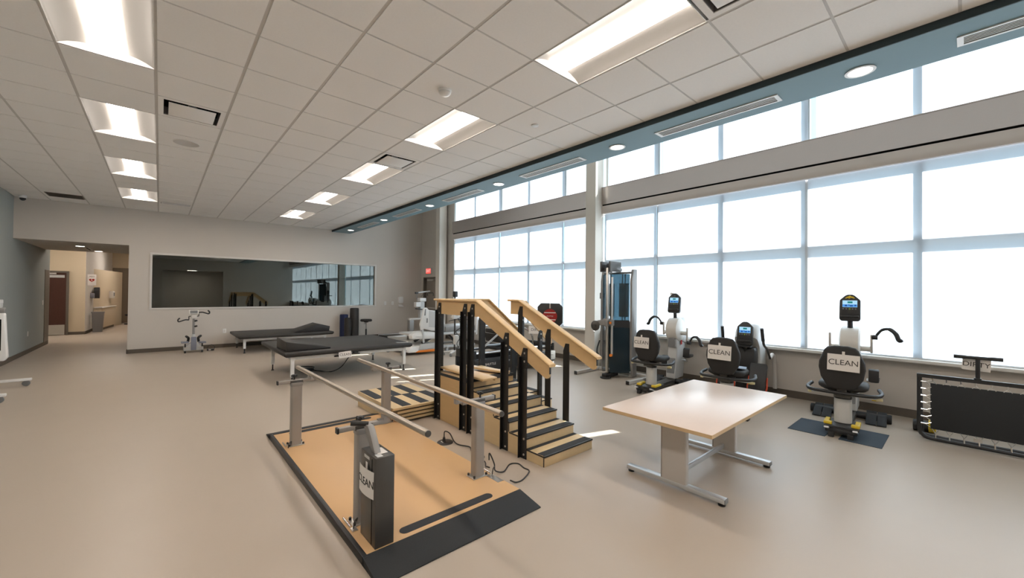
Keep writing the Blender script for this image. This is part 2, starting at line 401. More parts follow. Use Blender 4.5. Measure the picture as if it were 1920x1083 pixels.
# exit door in the window-side wall + sign
o = struct(MB().box(XW+0.10, XW+0.15, 12.68, 13.50, 0, 2.12).build('door_1', M_gdoor))
fr = MB(); fr.box(XW-0.01, XW+0.16, 12.62, 12.68, 0, 2.16); fr.box(XW-0.01, XW+0.16, 13.50, 13.56, 0, 2.16); fr.box(XW-0.01, XW+0.16, 12.68, 13.50, 2.12, 2.16)
fr.build('door_frame', M_jamb, o)
MB().box(XW+0.03, XW+0.10, 12.95, 13.35, 2.02, 2.08).build('door_closer', M_greyl, o, bevel=0.004)
MB().box(XW+0.05, XW+0.10, 12.75, 13.42, 0.98, 1.04).build('push_bar', M_greyl, o, bevel=0.004)
t = thing('exit_sign', 'red lit exit sign above the taupe steel door', 'exit sign', (XW, 13.12, 2.38))
MB().box(XW-0.05, XW, 12.93, 13.31, 2.27, 2.49).build('housing', M_offw, t, bevel=0.004)
MB().box(XW-0.054, XW-0.05, 12.95, 13.29, 2.285, 2.475).build('sign_face', M_exit, t)
lettering('EXIT', 0.15, M_exitw, (XW-0.0555, 13.12, 2.38), (-1, 0, 0), t)

# observation window in the back wall
fr = MB()
for x0, x1, z0, z1 in ((-0.20, 5.71, 2.49, 2.54), (-0.20, 5.71, 1.085, 1.125), (-0.20, -0.155, 1.125, 2.49), (5.66, 5.71, 1.125, 2.49)): fr.box(x0, x1, YW-0.02, YW+0.2, z0, z1)
o = struct(fr.build('window_40', M_offw, bevel=0.003))
MB().box(-0.155, 5.66, YW+0.05, YW+0.06, 1.126, 2.489).build('pane', M_obs, o)
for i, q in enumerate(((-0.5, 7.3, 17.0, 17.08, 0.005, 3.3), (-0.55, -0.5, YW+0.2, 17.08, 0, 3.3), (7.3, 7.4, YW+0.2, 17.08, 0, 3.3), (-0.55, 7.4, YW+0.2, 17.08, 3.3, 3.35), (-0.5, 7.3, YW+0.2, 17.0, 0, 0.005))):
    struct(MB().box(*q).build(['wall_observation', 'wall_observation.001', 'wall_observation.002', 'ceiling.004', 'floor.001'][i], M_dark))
for x, lb in ((2.3, 'low black monitor behind the left half of the observation glass'), (4.0, 'low black monitor behind the middle of the observation glass')):
    t = thing('desk_monitor', lb, 'monitor', (x, 14.3, 0.9), 'monitors in the dark observation room')
    MB().box(x-0.3, x+0.3, 14.28, 14.32, 0.82, 1.17).build('screen', M_hole, t, bevel=0.006)
    MB().box(x-0.1, x+0.1, 14.2, 14.4, 0.75, 0.77).cyl((x, 14.34, 0.76), (x, 14.34, 0.9), 0.02).build('stand', M_black, t)
t = thing('observation_desk', 'dark long desk in the observation room behind the glass', 'desk', (3.2, 14.4, 0))
MB().box(1.2, 5.2, 14.05, 14.85, 0.71, 0.75).build('desk_top', M_black, t, bevel=0.004)
for x in (1.3, 5.1): MB().box(x-0.03, x+0.03, 14.1, 14.8, 0.005, 0.71).build('leg', M_black, t)

# corridor header, lobby beyond
struct(MB().box(XL, -0.45, YW+0.2, 17.1, 2.69, 3.6).build('wall_header', M_wall))
b = MB(); b.box(-2.58, -2.44, 17.72, 17.80, 0, 2.15)
b.box(-2.62, -2.42, 17.55, 17.62, 0, 2.15)
b = MB(); b.box(-9, -2.42, 17.62, 17.66, 0, 3.4)
struct(b.build('wall_lobby', M_teal))
o = struct(MB().box(XL-0.001, XL+0.008, 17.0, 17.58, 0, 2.12).build('door_2', M_jamb))
b = MB(); b.box(-9, -1.97, 20.50, 20.65, 0, 3.6)
struct(b.build('wall_lobby.001', M_beige))
b = MB(); b.prism([(-1.97, 20.5), (-1.70, 26.6), (-1.75, 26.6), (-2.02, 20.65)], 'z', 0, 3.55)
struct(b.build('wall_lobby.002', M_offw))
struct(MB().prism([(-1.97, 20.49), (-1.955, 20.49), (-1.885, 22.0), (-1.90, 22.0)], 'z', 0, 0.1).box(-2.36, -1.955, 20.478, 20.5, 0, 0.1).build('baseboard_lobby', M_base))
struct(MB().box(-9, 3, 26.6, 26.8, 0, 3.6).build('wall_lobby.003', M_beige))
struct(MB().box(-0.45, 3, 17.1, 17.3, 0, 3.6).build('wall_lobby.004', M_beige))
struct(MB().box(-9, 3, 17.1, 27, 3.55, 3.65).build('ceiling.003', M_offw))
struct(MB().box(2.9, 3, 17.3, 26.6, 0, 3.55).build('wall_lobby.005', M_beige))
struct(MB().box(-9, -8.9, 17.66, 26.6, 0, 3.55).build('wall_lobby.006', M_beige))
# door at the end of the corridor
o = struct(MB().box(-3.28, -2.42, 20.45, 20.49, 0.012, 2.14).build('door_3', M_door))
fr = MB(); fr.box(-2.42, -2.36, 20.43, 20.50, 0, 2.20); fr.box(-3.36, -3.28, 20.43, 20.50, 0, 2.20); fr.box(-3.28, -2.42, 20.43, 20.50, 2.14, 2.20); fr.build('door_frame', M_jamb, o)
MB().box(-3.26, -2.44, 20.435, 20.449, 0.02, 0.36).build('kick_plate', M_steel, o)
MB().box(-3.0, -2.46, 20.44, 20.449, 1.97, 2.06).build('vision_strip', M_plast, o)
MB().box(-2.95, -2.65, 20.40, 20.445, 2.08, 2.13).build('door_closer', M_greyl, o, bevel=0.004)
# beige angled partition with sink counter
struct(MB().prism([(-1.90, 22.0), (-1.30, 25.5), (-1.38, 25.5), (-1.92, 22.05)], 'z', 0, 2.36).build('wall_partition', M_beige))
t = thing('sink_cabinet', 'beige corner sink cabinet with pale counter at the corridor end', 'cabinet', (-1.75, 22.0, 0))
MB().prism([(-1.885, 21.98), (-1.68, 21.98), (-1.64, 22.2), (-1.42, 24.2), (-1.50, 24.2)], 'z', 0.1, 0.86).build('cabinet_body', M_beige, t, bevel=0.003)
MB().prism([(-1.885, 21.95), (-1.65, 21.95), (-1.615, 22.18), (-1.39, 24.25), (-1.485, 24.25)], 'z', 0.86, 0.90).build('counter', M_offw, t, bevel=0.003)
MB().prism([(-1.88, 22.0), (-1.72, 22.0), (-1.68, 22.22), (-1.46, 24.1), (-1.51, 24.15)], 'z', 0, 0.1).build('toe_kick', M_base, t)
t = thing('waste_bin', 'tall grey waste bin standing before the sink cabinet', 'bin', (-1.72, 21.40, 0))
b = MB(); b.loft([[(x, y, 0) for x, y in rrect(0.25, 0.24, 0.03, cx=-1.72, cy=21.40)], [(x, y, 0.70) for x, y in rrect(0.32, 0.30, 0.03, cx=-1.72, cy=21.40)]]); b.build('bin_body', M_bin, t)
b = MB(); b.loft([[(x, y, 0.70) for x, y in rrect(0.34, 0.32, 0.03, cx=-1.72, cy=21.40)], [(x, y, 0.745) for x, y in rrect(0.34, 0.32, 0.03, cx=-1.72, cy=21.40)]]); b.build('bin_rim', M_bin, t)
t = thing('defibrillator_sign', 'white wall sign with a red heart beside the corridor door', 'sign', (-1.845, 20.815, 1.9))
MB().box(-1.955, -1.735, 20.80, 20.83, 1.72, 2.12).build('sign_panel', M_paper, t, bevel=0.003)
hp = [(-1.845+0.0045*16*math.sin(a)**3, 1.91+0.0042*(13*math.cos(a)-5*math.cos(2*a)-2*math.cos(3*a)-math.cos(4*a))) for a in [2*PI*k/24 for k in range(24)]]
MB().prism(hp, 'y', 20.795, 20.80).build('heart', M_red, t)
lettering('AED', 0.07, M_ink, (-1.845, 20.798, 2.04), (0, -1, 0), t)
MB().prism([(-1.87, 1.93), (-1.85, 1.93), (-1.84, 1.91), (-1.82, 1.91), (-1.845, 1.86), (-1.84, 1.895), (-1.86, 1.895)], 'y', 20.792, 20.795).build('bolt_mark', M_paper, t)
t = thing('towel_dispenser', 'black oval towel dispenser on the wall above the grey bin', 'dispenser', (-1.85, 21.8, 1.45))
MB().prism(rrect(0.30, 0.42, 0.12, cx=21.8, cy=1.45), 'x', -1.865, -1.72).build('dispenser_body', M_black, t, bevel=0.01)
t = thing('soap_dispenser', 'white soap dispenser on the beige partition above the sink', 'dispenser', (-1.53, 23.85, 1.36))
b = MB().obox((-1.52, 23.85, 1.36), (0.24, 0.13, 0.30), (0, 0, 1.40)); b.build('dispenser_body', M_offw, t, bevel=0.015)
MB().obox((-1.452, 23.84, 1.38), (0.12, 0.012, 0.14), (0, 0, 1.40)).build('window', M_greyp, t)
t = thing('glove_box', 'small grey glove box on the white wall left of the towel dispenser', 'box', (-1.88, 21.47, 1.35))
MB().box(-1.935, -1.83, 21.35, 21.60, 1.26, 1.44).build('box_body', M_blueg, t, bevel=0.004)
o = struct(MB().box(-1.68, -0.2, 26.5, 26.6, 0, 2.6).build('door_4', M_brown))  # flat panel coloured brown for the dark of an open doorway
t = thing('rolling_stool', 'dark low stool in the far room at the end of the corridor', 'stool', (-1.0, 25.2, 0))
MB().cyl((-1.0, 25.2, 0.40), (-1.0, 25.2, 0.46), 0.18).build('seat', M_black, t, bevel=0.015)
MB().cyl((-1.0, 25.2, 0.05), (-1.0, 25.2, 0.40), 0.03).cyl((-1.0, 25.2, 0), (-1.0, 25.2, 0.05), 0.2).build('base', M_black, t)
for i, (x, y, lb) in enumerate(((-1.55, 15.0, 'nearer of the two downlights under the corridor header'), (-1.35, 16.6, 'farther of the two downlights under the corridor header'))):
    t = thing('downlight', lb, 'ceiling light', (x, y, 2.69), 'corridor downlights')
    MB().lathe([(0.085, 2.69), (0.10, 2.685), (0.10, 2.682), (0.08, 2.682)], (x, y, 0)).build('trim_ring', M_white, t)
    MB().cyl((x, y, 2.6815), (x, y, 2.684), 0.08).build('diffuser', M_down, t)
t = thing('slot_vent', 'narrow white slot vent between the corridor downlights', 'vent', (-1.48, 15.8, 2.69))
MB().obox((-1.48, 15.8, 2.686), (0.10, 0.9, 0.008)).build('frame', M_offw, t)
MB().obox((-1.48, 15.8, 2.681), (0.03, 0.85, 0.004)).build('slot', M_hole, t)
for i, (x, y, lb) in enumerate(((-4.5, 19.2, 'lobby ceiling light left of the corridor end'), (-1.2, 19.0, 'lobby ceiling light nearest the corridor header'), (-0.4, 23.2, 'lobby ceiling light over the sink partition'), (1.7, -8.6, 'hall ceiling light behind the camera'))):
    zc = 3.55 if y > 0 else 3.0
    t = thing('ceiling_light', lb, 'ceiling light', (x, y, zc), 'lobby ceiling lights')
    MB().box(x-0.31, x+0.31, y-0.61, y+0.61, zc-0.02, zc).build('frame', M_white, t)
    MB().box(x-0.27, x+0.27, y-0.57, y+0.57, zc-0.026, zc-0.02).build('diffuser', M_lamp, t)

# ------------------------------------------------------------------ ceiling fittings
def troffer(x0, y0, label):
    x1, y1 = x0+S, y0+2*S; cx = (x0+x1)/2; z = ZC-0.002
    t = thing('ceiling_light', label, 'ceiling light', (cx, (y0+y1)/2, ZC), 'recessed troffer lights')
    prof = [(-0.295, 0), (-0.28, 0.012), (-0.24, 0.033), (-0.18, 0.052), (-0.11, 0.062)]
    b = MB()
    for sgn in (1, -1):
        pts = [(cx+sgn*a, z+h) for a, h in prof] + [(cx-sgn*0.115, z+0.10), (cx-sgn*0.30, z+0.10), (cx-sgn*0.30, z)]
        b.prism(pts, 'y', y0+0.012, y1-0.012)
    b.box(cx-0.13, cx+0.13, y0+0.012, y1-0.012, z+0.10, z+0.11)
    b.build('reflector', M_refl, t, ang=60)
    b = MB()
    for yy in (y0+0.008, y1-0.014): b.box(x0+0.006, x1-0.006, yy, yy+0.006, z-0.002, z+0.10)
    for xx in (x0+0.004, x1-0.010): b.box(xx, xx+0.006, y0+0.008, y1-0.008, z-0.002, z+0.10)
    b.build('frame', M_white, t)
    arc = [(cx+0.115*math.cos(a), z+0.066-0.044*math.sin(a)) for a in [PI*k/12 for k in range(13)]]
    MB().prism(arc, 'y', y0+0.016, y1-0.016).build('diffuser', M_lamp, t, ang=60)
    return t
lab = {(-1, -12): 'troffer in the left ceiling row far behind the camera', (-1, -8): 'troffer in the left ceiling row behind the camera', (-1, -4): 'troffer in the left ceiling row just above the camera',
       (-1, 0): 'nearest visible troffer of the left ceiling row, cut by the top edge', (-1, 4): 'second visible troffer of the left ceiling row, left of the square diffuser', (-1, 8): 'third visible troffer of the left ceiling row', (-1, 12): 'farthest troffer of the left ceiling row, above the corridor opening',
       (4, -12): 'troffer in the right ceiling row far behind the camera', (4, -8): 'troffer in the right ceiling row behind the camera', (4, -4): 'largest troffer of the right ceiling row, at the top edge', (4, 0): 'second troffer of the right ceiling row, beside the smoke detector',
       (4, 4): 'third troffer of the right ceiling row, before the square diffuser', (4, 8): 'fourth troffer of the right ceiling row', (4, 12): 'farthest troffer of the right ceiling row, by the back wall'}
for c, r in LIGHTS: troffer(GX0+c*S, GY0+r*S, lab[(c, r)])
vl = ['square ceiling diffuser right of the left light row', 'square ceiling diffuser in the right light row between two troffers', 'square ceiling diffuser at the top edge beside the largest troffer']
for (c, r), lb in zip(VENTS, vl):
    x0, y0 = GX0+c*S, GY0+r*S; x1, y1 = x0+S, y0+S
    t = thing('air_diffuser', lb, 'vent', ((x0+x1)/2, (y0+y1)/2, ZC), 'square ceiling diffusers')
    b = MB().use(M_tile)
    for (a0, a1, b0, b1) in ((x0+.014, x1-.014, y0+.01, y0+.06), (x0+.014, x1-.014, y1-.06, y1-.01), (x0+.014, x0+.06, y0+.06, y1-.06), (x1-.06, x1-.014, y0+.06, y1-.06)): b.box(a0, a1, b0, b1, ZC-0.004, ZC+0.004)
    b.use(M_grey)
    for (a0, a1, b0, b1) in ((x0+.05, x1-.05, y0+.05, y0+.06), (x0+.05, x1-.05, y1-.06, y1-.05), (x0+.05, x0+.06, y0+.06, y1-.06), (x1-.06, x1-.05, y0+.06, y1-.06)): b.box(a0, a1, b0, b1, ZC+0.004, ZC+0.09)
    b.build('frame', M_tile, t)
    MB().box(x0+.05, x1-.05, y0+.05, y1-.05, ZC+0.09, ZC+0.10).build('throat', M_hole, t)
    MB().box(x0+.10, x1-.10, y0+.10, y1-.10, ZC-0.012, ZC-0.006).box(x0+.27, x1-.27, y0+.27, y1-.27, ZC-0.006, ZC+0.09).build('face_plate', M_tile, t, bevel=0.002)
for x0, x1, y0, y1, lb in ((-1.83, -1.28, 12.60, 13.05, 'dark return grille near the back left ceiling corner'), (-2.42, -1.90, 5.35, 5.75, 'dark return grille at the left edge of the ceiling'), (-0.02, 0.52, 12.12, 12.30, 'narrow return grille right of the farthest left troffer')):
    t = thing('return_grille', lb, 'vent', ((x0+x1)/2, (y0+y1)/2, ZC), 'ceiling return grilles')
    MB().box(x0, x1, y0, y1, ZC-0.012, ZC-0.0045).build('frame', M_jamb if x0 < -1 else M_grid, t, bevel=0.003)
    b = MB()
    for k in range(9): b.obox(((x0+x1)/2, y0+(k+.5)*(y1-y0)/9, ZC-0.014), (x1-x0-0.04, 0.02, 0.003), (0.5, 0, 0))
    b.build('louvres', M_jamb if x0 < -1 else M_grid, t)
t = thing('ceiling_speaker', 'round flush ceiling speaker beyond the left square diffuser', 'speaker', (0.245, 7.04, ZC))
MB().lathe([(0.14, ZC-0.004), (0.14, ZC-0.010), (0.125, ZC-0.012), (0.12, ZC-0.009), (0.0, ZC-0.009)], (0.245, 7.04, 0), n=32).build('grille', M_grid, t)
MB().lathe([(0.145, ZC-0.003), (0.148, ZC-0.008), (0.14, ZC-0.011), (0.138, ZC-0.004)], (0.245, 7.04, 0), n=32).build('rim', M_tile, t)
t = thing('smoke_detector', 'white round smoke detector between the light rows', 'smoke detector', (2.089, 3.408, ZC))
MB().lathe([(0.065, ZC-0.004), (0.065, ZC-0.018), (0.055, ZC-0.022)], (2.089, 3.408, 0), n=28).build('base', M_white, t)
MB().lathe([(0.055, ZC-0.022), (0.058, ZC-0.035), (0.045, ZC-0.052), (0.02, ZC-0.058), (0.001, ZC-0.058)], (2.089, 3.408, 0), n=28).build('head', M_white, t)
for x, y, lb in ((3.327, 3.392, 'small white sprinkler cover near the teal bulkhead'), (1.851, 10.363, 'small sprinkler cover between the far light rows'), (-1.95, 7.0, 'small sprinkler cover at the left edge of the ceiling')):
    tag(MB().lathe([(0.042, ZC-0.004), (0.045, ZC-0.010), (0.04, ZC-0.014), (0.001, ZC-0.014)], (0, 0, 0), n=24).xf(Matrix.Translation((x, y, 0))).build('sprinkler_cover', M_white, org=(x, y, ZC)), lb, 'sprinkler', 'sprinkler covers')
t = thing('security_camera', 'small dome security camera in the back left ceiling corner', 'security camera', (-2.25, 13.45, ZC))
MB().cyl((-2.25, 13.45, ZC-0.06), (-2.25, 13.45, ZC-0.004), 0.06).build('mount', M_white, t, bevel=0.006)
MB().ball((-2.25, 13.45, ZC-0.07), 0.05).build('dome', M_black, t)
ordi = ['first', 'second', 'third', 'fourth', 'fifth', 'sixth', 'seventh']
for i, y in enumerate((0.60, 3.05, 5.52, 7.95, 10.40, 12.90)):
    x = 4.52
    t = thing('downlight', 'round downlight in the teal bulkhead, %s from the right' % ordi[i], 'ceiling light', (x, y, 3.545), 'bulkhead downlights')
    MB().lathe([(0.082, 3.5445), (0.105, 3.541), (0.105, 3.537), (0.085, 3.535), (0.080, 3.539)], (x, y, 0), n=32).build('trim_ring', M_white, t)
    MB().cyl((x, y, 3.5375), (x, y, 3.5445), 0.082, n=32).build('diffuser', M_down, t)
for i, y in enumerate((-0.60, 1.84, 4.27, 6.70, 9.12, 11.55)):
    x = 4.535
    t = thing('slot_vent', 'white slotted air vent in the teal bulkhead, %s from the right' % ordi[i], 'vent', (x, y, 3.545), 'bulkhead slot vents')
    b = MB()
    for (a0, a1, b0, b1) in ((-.085, .085, -.64, -.605), (-.085, .085, .605, .64), (-.085, -.062, -.605, .605), (.062, .085, -.605, .605)): b.box(x+a0, x+a1, y+b0, y+b1, 3.536, 3.5445)
    b.build('frame', M_white, t)
    MB().box(x-.062, x+.062, y-.605, y+.605, 3.5425, 3.5448).build('throat', M_hole, t)
    for k in range(4):
        xx = x-0.0375+k*0.025
        MB().obox((xx, y, 3.5395), (0.008, 1.21, 0.003), (0, 0.1, 0)).build('slat', M_white, t)

# wall fittings on the back wall
for x, z, w_, h_, lb in ((1.372, 0.459, 0.08, 0.12, 'white power outlet on the back wall left of the low plinth bed'), (6.05, 1.19, 0.08, 0.12, 'left of two white wall plates right of the observation window'), (6.33, 1.19, 0.08, 0.12, 'right of two white wall plates right of the observation window')):
    t = thing('wall_plate', lb, 'wall plate', (x, YW, z), 'white wall plates')
    MB().box(x-w_/2, x+w_/2, YW-0.008, YW, z-h_/2, z+h_/2).build('plate', M_white, t, bevel=0.003)
    MB().box(x-0.018, x+0.018, YW-0.012, YW-0.008, z-0.035, z+0.035).build('socket', M_offw, t)
t = thing('wall_plate', 'white power outlet low on the blue grey left wall', 'wall plate', (XL, 15.2, 0.48), 'white wall plates')
MB().box(XL, XL+0.008, 15.16, 15.24, 0.42, 0.54).build('plate', M_white, t, bevel=0.003)
t = thing('wall_plate', 'white switch plate beside the dark doorway on the left wall', 'wall plate', (XL, 16.8, 1.2), 'white wall plates')
MB().box(XL, XL+0.008, 16.74, 16.84, 1.14, 1.27).build('plate', M_white, t, bevel=0.003)
t = thing('sanitizer_dispenser', 'white sanitizer dispenser on the back wall left of the exit door', 'dispenser', (6.62, YW, 1.25))
MB().prism(rrect(0.16, 0.24, 0.05, cx=6.62, cy=1.31), 'y', YW-0.11, YW).build('housing', M_white, t, bevel=0.01)
MB().prism([(YW, 1.05), (YW-0.14, 1.06), (YW-0.14, 1.08), (YW, 1.14)], 'x', 6.55, 6.69).build('drip_tray', M_white, t, bevel=0.004)

# ------------------------------------------------------------------ paper notices
def notice(word, c, w_, h_, normal, label, roll=0.0, curl=0.0, size=None, tape=True):
    n = Vector(normal).normalized(); up = Vector((0,0,1)); up = (up-n*up.dot(n)).normalized(); x = up.cross(n)
    M = Matrix.Rotation(roll, 3, n); up = M@up; x = M@x; c = Vector(c)
    t = thing('paper_notice', label, 'notice', c, 'paper notices taped to equipment')
    N = 8; b = MB(); F_, B_ = [], []
    for i in range(N+1):
        s_ = (i/N-0.5)*w_; d = n*(curl*(4*(i/N-0.5)**2-1)*-1)
        F_.append([b.bm.verts.new(c+x*s_+up*z_+d+n*0.0006) for z_ in (-h_/2, h_/2)])
        B_.append([b.bm.verts.new(c+x*s_+up*z_+d-n*0.0006) for z_ in (-h_/2, h_/2)])
    for i in range(N):
        b.face([F_[i][0], F_[i+1][0], F_[i+1][1], F_[i][1]]); b.face([B_[i][1], B_[i+1][1], B_[i+1][0], B_[i][0]])
        b.face([F_[i][1], F_[i+1][1], B_[i+1][1], B_[i][1]]); b.face([B_[i][0], B_[i+1][0], F_[i+1][0], F_[i][0]])
    b.face([F_[0][0], F_[0][1], B_[0][1], B_[0][0]]); b.face([F_[N][1], F_[N][0], B_[N][0], B_[N][1]])
    b.build('sheet', M_paper, t)
    o = lettering(word, size or h_*0.5, M_ink, c+n*(0.002+curl), n, t, up=up)
    if curl:   # letters follow the bow of the sheet
        for v in o.data.vertices:
            s_ = v.co.dot(x); v.co -= n*(curl*4*(s_/w_)**2)
    if tape: MB().obox(c+up*(h_/2+0.012)+n*0.001, (0.025, 0.045, 0.0008), mtx=Matrix((x, up, n)).transposed()).build('tape_tab', M_paper, t)
    return t

# ------------------------------------------------------------------ parallel bars on their platform
t = thing('parallel_bars', 'parallel bars on a maple platform with black ramps', 'parallel bars', (1.53, 3.7, 0))
b = MB(); b.box(0.935, 2.155, 2.31, 4.93, 0.0, 0.05); pf = b.build('platform', M_deck, t, bevel=0.002)
b = MB(); b.box(0.905, 0.935, 2.30, 4.96, 0.0, 0.053)
b.build('edge_trim', M_black, pf, bevel=0.004)
b = MB(); b.prism([(2.315, 0.054), (2.09, 0.008), (2.09, 0.0), (2.325, 0.0), (2.325, 0.054)], 'x', 0.905, 2.15)
b.build('ramp', M_rubber, t, bevel=0.002).name = 'front_ramp'
b = MB(); b.prism([(4.93, 0.052), (5.12, 0.008), (5.12, 0.0), (4.90, 0.0), (4.90, 0.052)], 'x', 0.905, 2.15)
b.build('rear_ramp', M_rubber, t, bevel=0.002)
MB().prism(rrect(0.75, 0.075, 0.037, cx=1.555, cy=2.405), 'z', 0.0505, 0.0525).build('grip_strip', M_grip, t)
MB().prism(rrect(0.90, 0.075, 0.037, cx=1.52, cy=4.835), 'z', 0.0505, 0.0525).build('grip_strip', M_grip, t)
MB().box(2.09, 2.15, 2.52, 2.68, 0.0505, 0.052).build('name_plate', M_steel, t)
MB().box(0.95, 0.985, 2.60, 2.65, 0.0505, 0.056).build('name_plate', M_steel, t)
def bar_post(x, y, xr, zt, nm_side):
    p = MB(); p.prism(rrect(0.10, 0.075, 0.018, cx=x, cy=y), 'z', 0.058, zt-0.02)
    po = p.build('post', M_post, t)
    MB().prism(rrect(0.107, 0.082, 0.018, cx=x, cy=y), 'z', zt-0.02, zt+0.015).build('post_cap', M_grey, po, bevel=0.003)
    MB().box(x-0.075, x+0.075, y-0.055, y+0.055, 0.0505, 0.058).build('foot_plate', M_steel, po, bevel=0.003)
    for sx in (-1, 1):
        for sy in (-1, 1):
            MB().cyl((x+sx*0.062, y+sy*0.042, 0.058), (x+sx*0.062, y+sy*0.042, 0.075), 0.009, n=12).build('bolt', M_black, po)
    s_ = 1 if x < 1.5 else -1
    b = MB(); b.box(x-0.168, x+0.168, y-0.018, y+0.018, zt+0.012, zt+0.042)
    ar = b.build('cross_arm', M_post, po, bevel=0.003)
    MB().box(x-s_*0.168-0.006, x-s_*0.168+0.006, y-0.020, y+0.020, zt+0.009, zt+0.045).build('arm_end_cap', M_black, po)
    MB().box(x-0.058, x+0.058, y-0.024, y+0.024, zt+0.004, zt+0.036).build('arm_sleeve', M_dgrey, po, bevel=0.003)
    MB().box(min(x+s_*0.10, xr), max(x+s_*0.10, xr), y-0.012, y+0.012, zt+0.03, zt+0.052).box(xr-0.012, xr+0.012, y-0.02, y+0.02, zt+0.03, 0.735).build('rail_clamp', M_post, po, bevel=0.003)
    kn = MB(); kx = x-s_*0.02
    kn.cyl((kx, y, zt+0.042), (kx, y, zt+0.075), 0.008, n=10); kn.cyl((kx-0.026, y-0.012, zt+0.082), (kx+0.026, y+0.012, zt+0.082), 0.010, n=10)
    kn.cyl((kx-0.012, y+0.026, zt+0.082), (kx+0.012, y-0.026, zt+0.082), 0.010, n=10); kn.cyl((kx, y, zt+0.068), (kx, y, zt+0.094), 0.015, n=12)
    kn.build('clamp_knob', M_black, po)
    pin = MB(); px = x-0.10 if x < 1.5 else x+0.085
    pin.cyl((px, y-0.075, 0.075), (px, y+0.06, 0.075), 0.006, n=10)
    pin.build('release_pin', M_chrome, po)
    MB().tube([(px+0.02, y-0.07, 0.054), (px+0.025, y-0.075, 0.10), (px+0.05, y-0.06, 0.11), (px+0.05, y-0.04, 0.08)], 0.004, n=8).build('tether', M_black, po)
XRL, XRR = 1.18, 1.83
for x, y, xr in ((1.045, 4.46, 1.165), (2.03, 4.545, 1.855), (2.036, 2.73, 1.815), (1.045, 2.70, 1.195)): bar_post(x, y, xr, 0.662, '')
for xa, ya, xb, yb in ((1.155, 4.88, 1.21, 2.12), (1.862, 4.98, 1.80, 2.14)):
    A, B = V(xa, ya, 0.752), V(xb, yb, 0.752); d = (B-A).normalized()
    o = MB().cyl(A, B, 0.021, n=24).build('rail', M_railm, t)
    for q, k in ((A, -1), (B, 1)): MB().cyl(q, q+d*0.008*k, 0.0195, n=24).build('end_cap', M_dgrey, o)
# motor cover with its handle arm
b = MB(); b.box(0.985, 1.105, 2.335, 2.565, 0.051, 0.592)
mc = b.build('motor_cover', M_dgrey, t, bevel=0.004)
MB().box(0.983, 0.9845, 2.385, 2.391, 0.06, 0.575).build('seam', M_hole, mc)
MB().obox((1.055, 2.44, 0.5935), (0.06, 0.10, 0.001)).build('instruction_label', M_paper, mc)
MB().obox((1.02, 2.375, 0.5935), (0.035, 0.05, 0.001)).build('rating_label', M_plast, mc)
MB().obox((0.984, 2.47, 0.565), (0.001, 0.08, 0.018)).build('logo_label', M_plast, mc)
b = MB(); b.prism([(2.41, 0.592), (2.47, 0.592), (2.60, 0.72), (2.62, 0.735), (2.53, 0.735), (2.50, 0.71)], 'x', 1.01, 1.05)
b.build('handle_arm', M_grey, t, bevel=0.003)
b = MB(); b.tube([(1.03, 2.57, 0.735), (0.99, 2.585, 0.742), (0.93, 2.61, 0.748)], 0.016, n=10); b.build('handle_grip', M_black, t)
notice('CLEAN', (0.977, 2.455, 0.425), 0.20, 0.165, (-1, -0.05, 0), 'white CLEAN paper curling off the grey motor cover of the parallel bars', roll=-0.02, curl=0.012, size=0.066)

# power point and flex on the floor
t = thing('floor_outlet', 'black floor socket plate with a plug beside the parallel bars', 'floor outlet', (2.30, 3.66, 0))
MB().lathe([(0.085, 0.0), (0.085, 0.006), (0.078, 0.01), (0.001, 0.01)], (2.30, 3.66, 0), n=32).build('plate', M_black, t)
MB().box(2.262, 2.285, 3.65, 3.69, 0.010, 0.014).build('flap', M_white, t)
MB().cyl((2.285, 3.66, 0.01), (2.285, 3.66, 0.06), 0.020, 0.012, n=14).build('plug', M_black, t)
tag(MB().tube([(2.285, 3.66, 0.062), (2.29, 3.655, 0.12), (2.33, 3.62, 0.10), (2.36, 3.58, 0.02), (2.37, 3.50, 0.006), (2.42, 3.38, 0.006), (2.36, 3.25, 0.006), (2.39, 3.10, 0.006), (2.30, 3.05, 0.008), (2.25, 3.10, 0.007), (2.30, 3.13, 0.006), (2.32, 3.00, 0.006), (2.24, 2.88, 0.02), (2.19, 2.80, 0.06), (2.19, 2.76, 0.065)], 0.006, n=8).build('extension_lead', M_black, org=(2.3, 3.3, 0)), 'black cord looping from the floor socket to the right post', 'cord')
tag(MB().tube([(2.20, 2.78, 0.12), (2.22, 2.80, 0.17), (2.25, 2.77, 0.08), (2.24, 2.74, 0.03), (2.32, 2.72, 0.006), (2.46, 2.80, 0.006), (2.53, 2.76, 0.006), (2.51, 2.66, 0.006), (2.50, 2.58, 0.006), (2.35, 2.50, 0.006), (2.27, 2.50, 0.006), (2.22, 2.52, 0.03)], 0.006, n=8).build('extension_lead', M_black, org=(2.3, 2.7, 0)), 'black cord looping over the floor right of the parallel bars ramp', 'cord')

